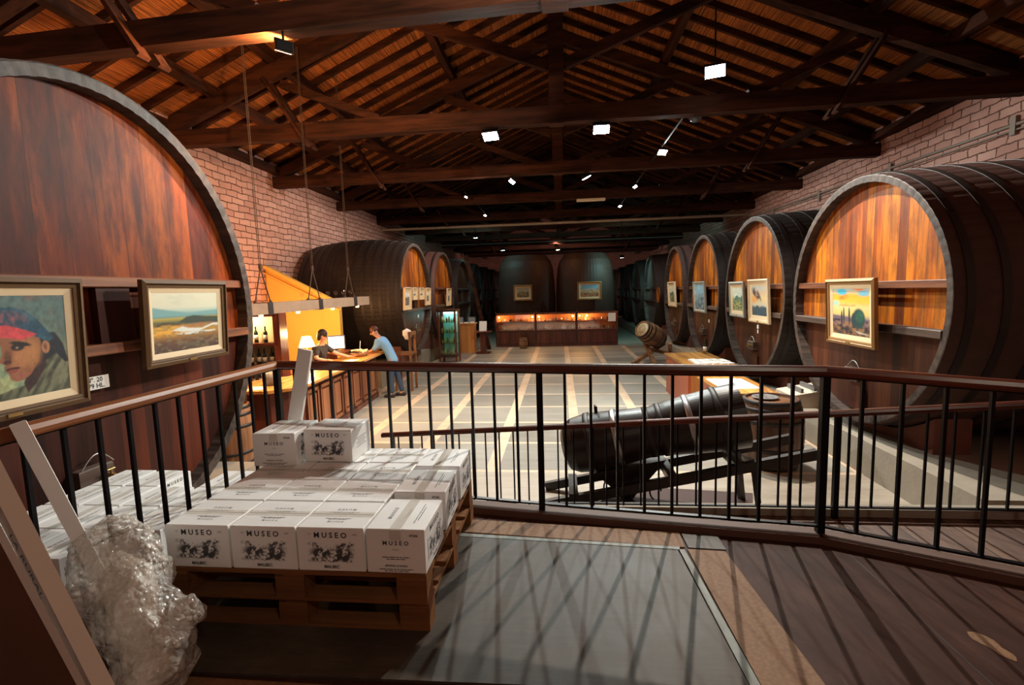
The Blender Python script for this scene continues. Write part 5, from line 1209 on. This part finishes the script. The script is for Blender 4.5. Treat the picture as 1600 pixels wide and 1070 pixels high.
# cask on trestle at right of the aisle, and round orange barrel head behind
cs_d = Vector((-.72, -.52, .46)).normalized(); q = cs_d.to_track_quat('Z', 'Y')
cpos = Vector((3.22, 16.15, -1.72))
ck2 = barrel('display_cask', 'oak cask tilted on a crossed timber trestle at right, pale painted head facing the aisle', cpos, .92, .27, .35, rot=q.to_euler(), head='paper')
# painted head: procedural ring pattern
hn = N('painted_cask_head'); vco = hn.coord(); xx_ = hn.xyz(vco); rr_ = hn.math('SQRT', hn.math('ADD', hn.math('MULTIPLY', xx_[0], xx_[0]), hn.math('MULTIPLY', xx_[1], xx_[1])))
colr = hn.ramp(hn.math('DIVIDE', rr_, .26), [(.0, (.60, .50, .32)), (.55, (.45, .30, .14)), (.60, (.80, .66, .40)), (.86, (.85, .72, .45)), (.9, (.35, .18, .07))]); hm = hn.fin(hn.mix(hn.math('MULTIPLY', hn.noise(vco, 14, 4), .8), colr, (.28, .16, .08)), .5)
for c in ck2.children:
    if c.name.startswith('head'): c.data.materials[0] = hm
tr = thing('trestle', 'crossed rough timber trestle under the tilted cask', 'trestle', (3.0, 15.9, FL))
for a, c in (((-.75, -.35, .03), (.35, .25, .62)), ((-.10, -.62, .03), (-.28, .25, .70)), ((.95, .30, .15), (-.30, -.05, .50)), ((.62, .45, .03), (.50, .1, .62))): MB().bar(a, c, .11, .11).build('leg', 'oak', tr)
b = MB(); b.lathe([(0, 0), (.30, 0), (.30, .05), (.27, .05), (.27, .03), (0, .03)], 32, mat=Matrix.Rotation(R(-90), 4, 'Y')); b.build('cask_head_sign', 'head_orange', loc=(3.80, 19.25, -.30), label='round orange barrel head hung between the vats at far right', cat='barrel head')

# tasting furniture at right
tb = thing('display_counter', 'reddish wooden counter standing right of the aisle with leaflets on it', 'counter', (2.95, 10.6, FL))
MB().box(-.50, .40, -1.0, .95, 0, .86).build('body', plain('red_varnish', (.42, .10, .04), .35, var=.2), tb); MB().box(-.54, .44, -1.04, .99, .86, .90).build('top', 'counter', tb)
for k in range(3): MB().box(-.44+.28*k, -.20+.28*k, -1.012, -1.0, .08, .80, bev=.003).build('panel', 'orange_panel', tb)
for r_ in range(3):
    for k in range(5):
        b = MB(); b.box(-.06, .06, -.09, .09, 0, .018+.004*((k+r_) % 3)); b.build('leaflet_stack', 'paper', loc=(2.72+.145*k, 9.85+.22*r_, FL+.90), rz=.25, label='stack of white leaflets on the reddish counter, %s row, %s from the left' % (['front', 'middle', 'back'][r_], ['first', 'second', 'third', 'fourth', 'fifth'][k]), cat='leaflets', group='leaflets on the reddish counter')
bottle(3.28, 11.40, FL+.90, 'dark wine bottle standing at the back of the reddish counter', 'bottle on the counter', 1.05)
for r_ in range(3):
    for k in range(6):
        b = MB(); b.lathe([(.033, 0), (.033, .003), (.005, .008), (.005, .075), (.030, .10), (.040, .14), (.034, .19)], 12); b.build('wine_glass', 'glass', loc=(2.56+.11*k, 10.75+.15*r_, FL+.90), label='clear wine glass on the reddish counter, %s row, %s from the left' % (['front', 'middle', 'back'][r_], ['first', 'second', 'third', 'fourth', 'fifth', 'sixth'][k]), cat='glass', group='wine glasses on the reddish counter')
t2 = thing('low_table', 'low reddish table with a white cloth, nearer end of the right-hand counters', 'table', (2.85, 8.5, FL))
MB().box(-.36, .40, -.9, .50, 0, .76).build('body', bpy.data.materials['red_varnish'], t2); MB().box(-.39, .43, -.93, .53, .76, .79).build('top', 'counter', t2)
b = MB(); b.box(-.27, .33, -.50, .38, 0, .004, bev=.001); b.build('white_cloth', 'paper', loc=(2.82, 8.42, FL+.79), label='flat white cloth on the low reddish table', cat='cloth')
lt = thing('leaflet_box', 'pale slanted leaflet rack on the concrete plinth between the first two right-hand vats', 'rack', (3.98, 8.35, -2.0))
MB().prism([(-.30, 0), (.42, 0), (.42, .32), (-.30, .20)], -.30, .30, 1).build('body', plain('pale_rack', (.62, .50, .38), .6), lt)
for k in range(3): MB().box(-.12+.2*k-.02, -.12+.2*k+.02, -.24, .24, .23+.033*k, .30+.033*k).build('divider', 'grey', lt)
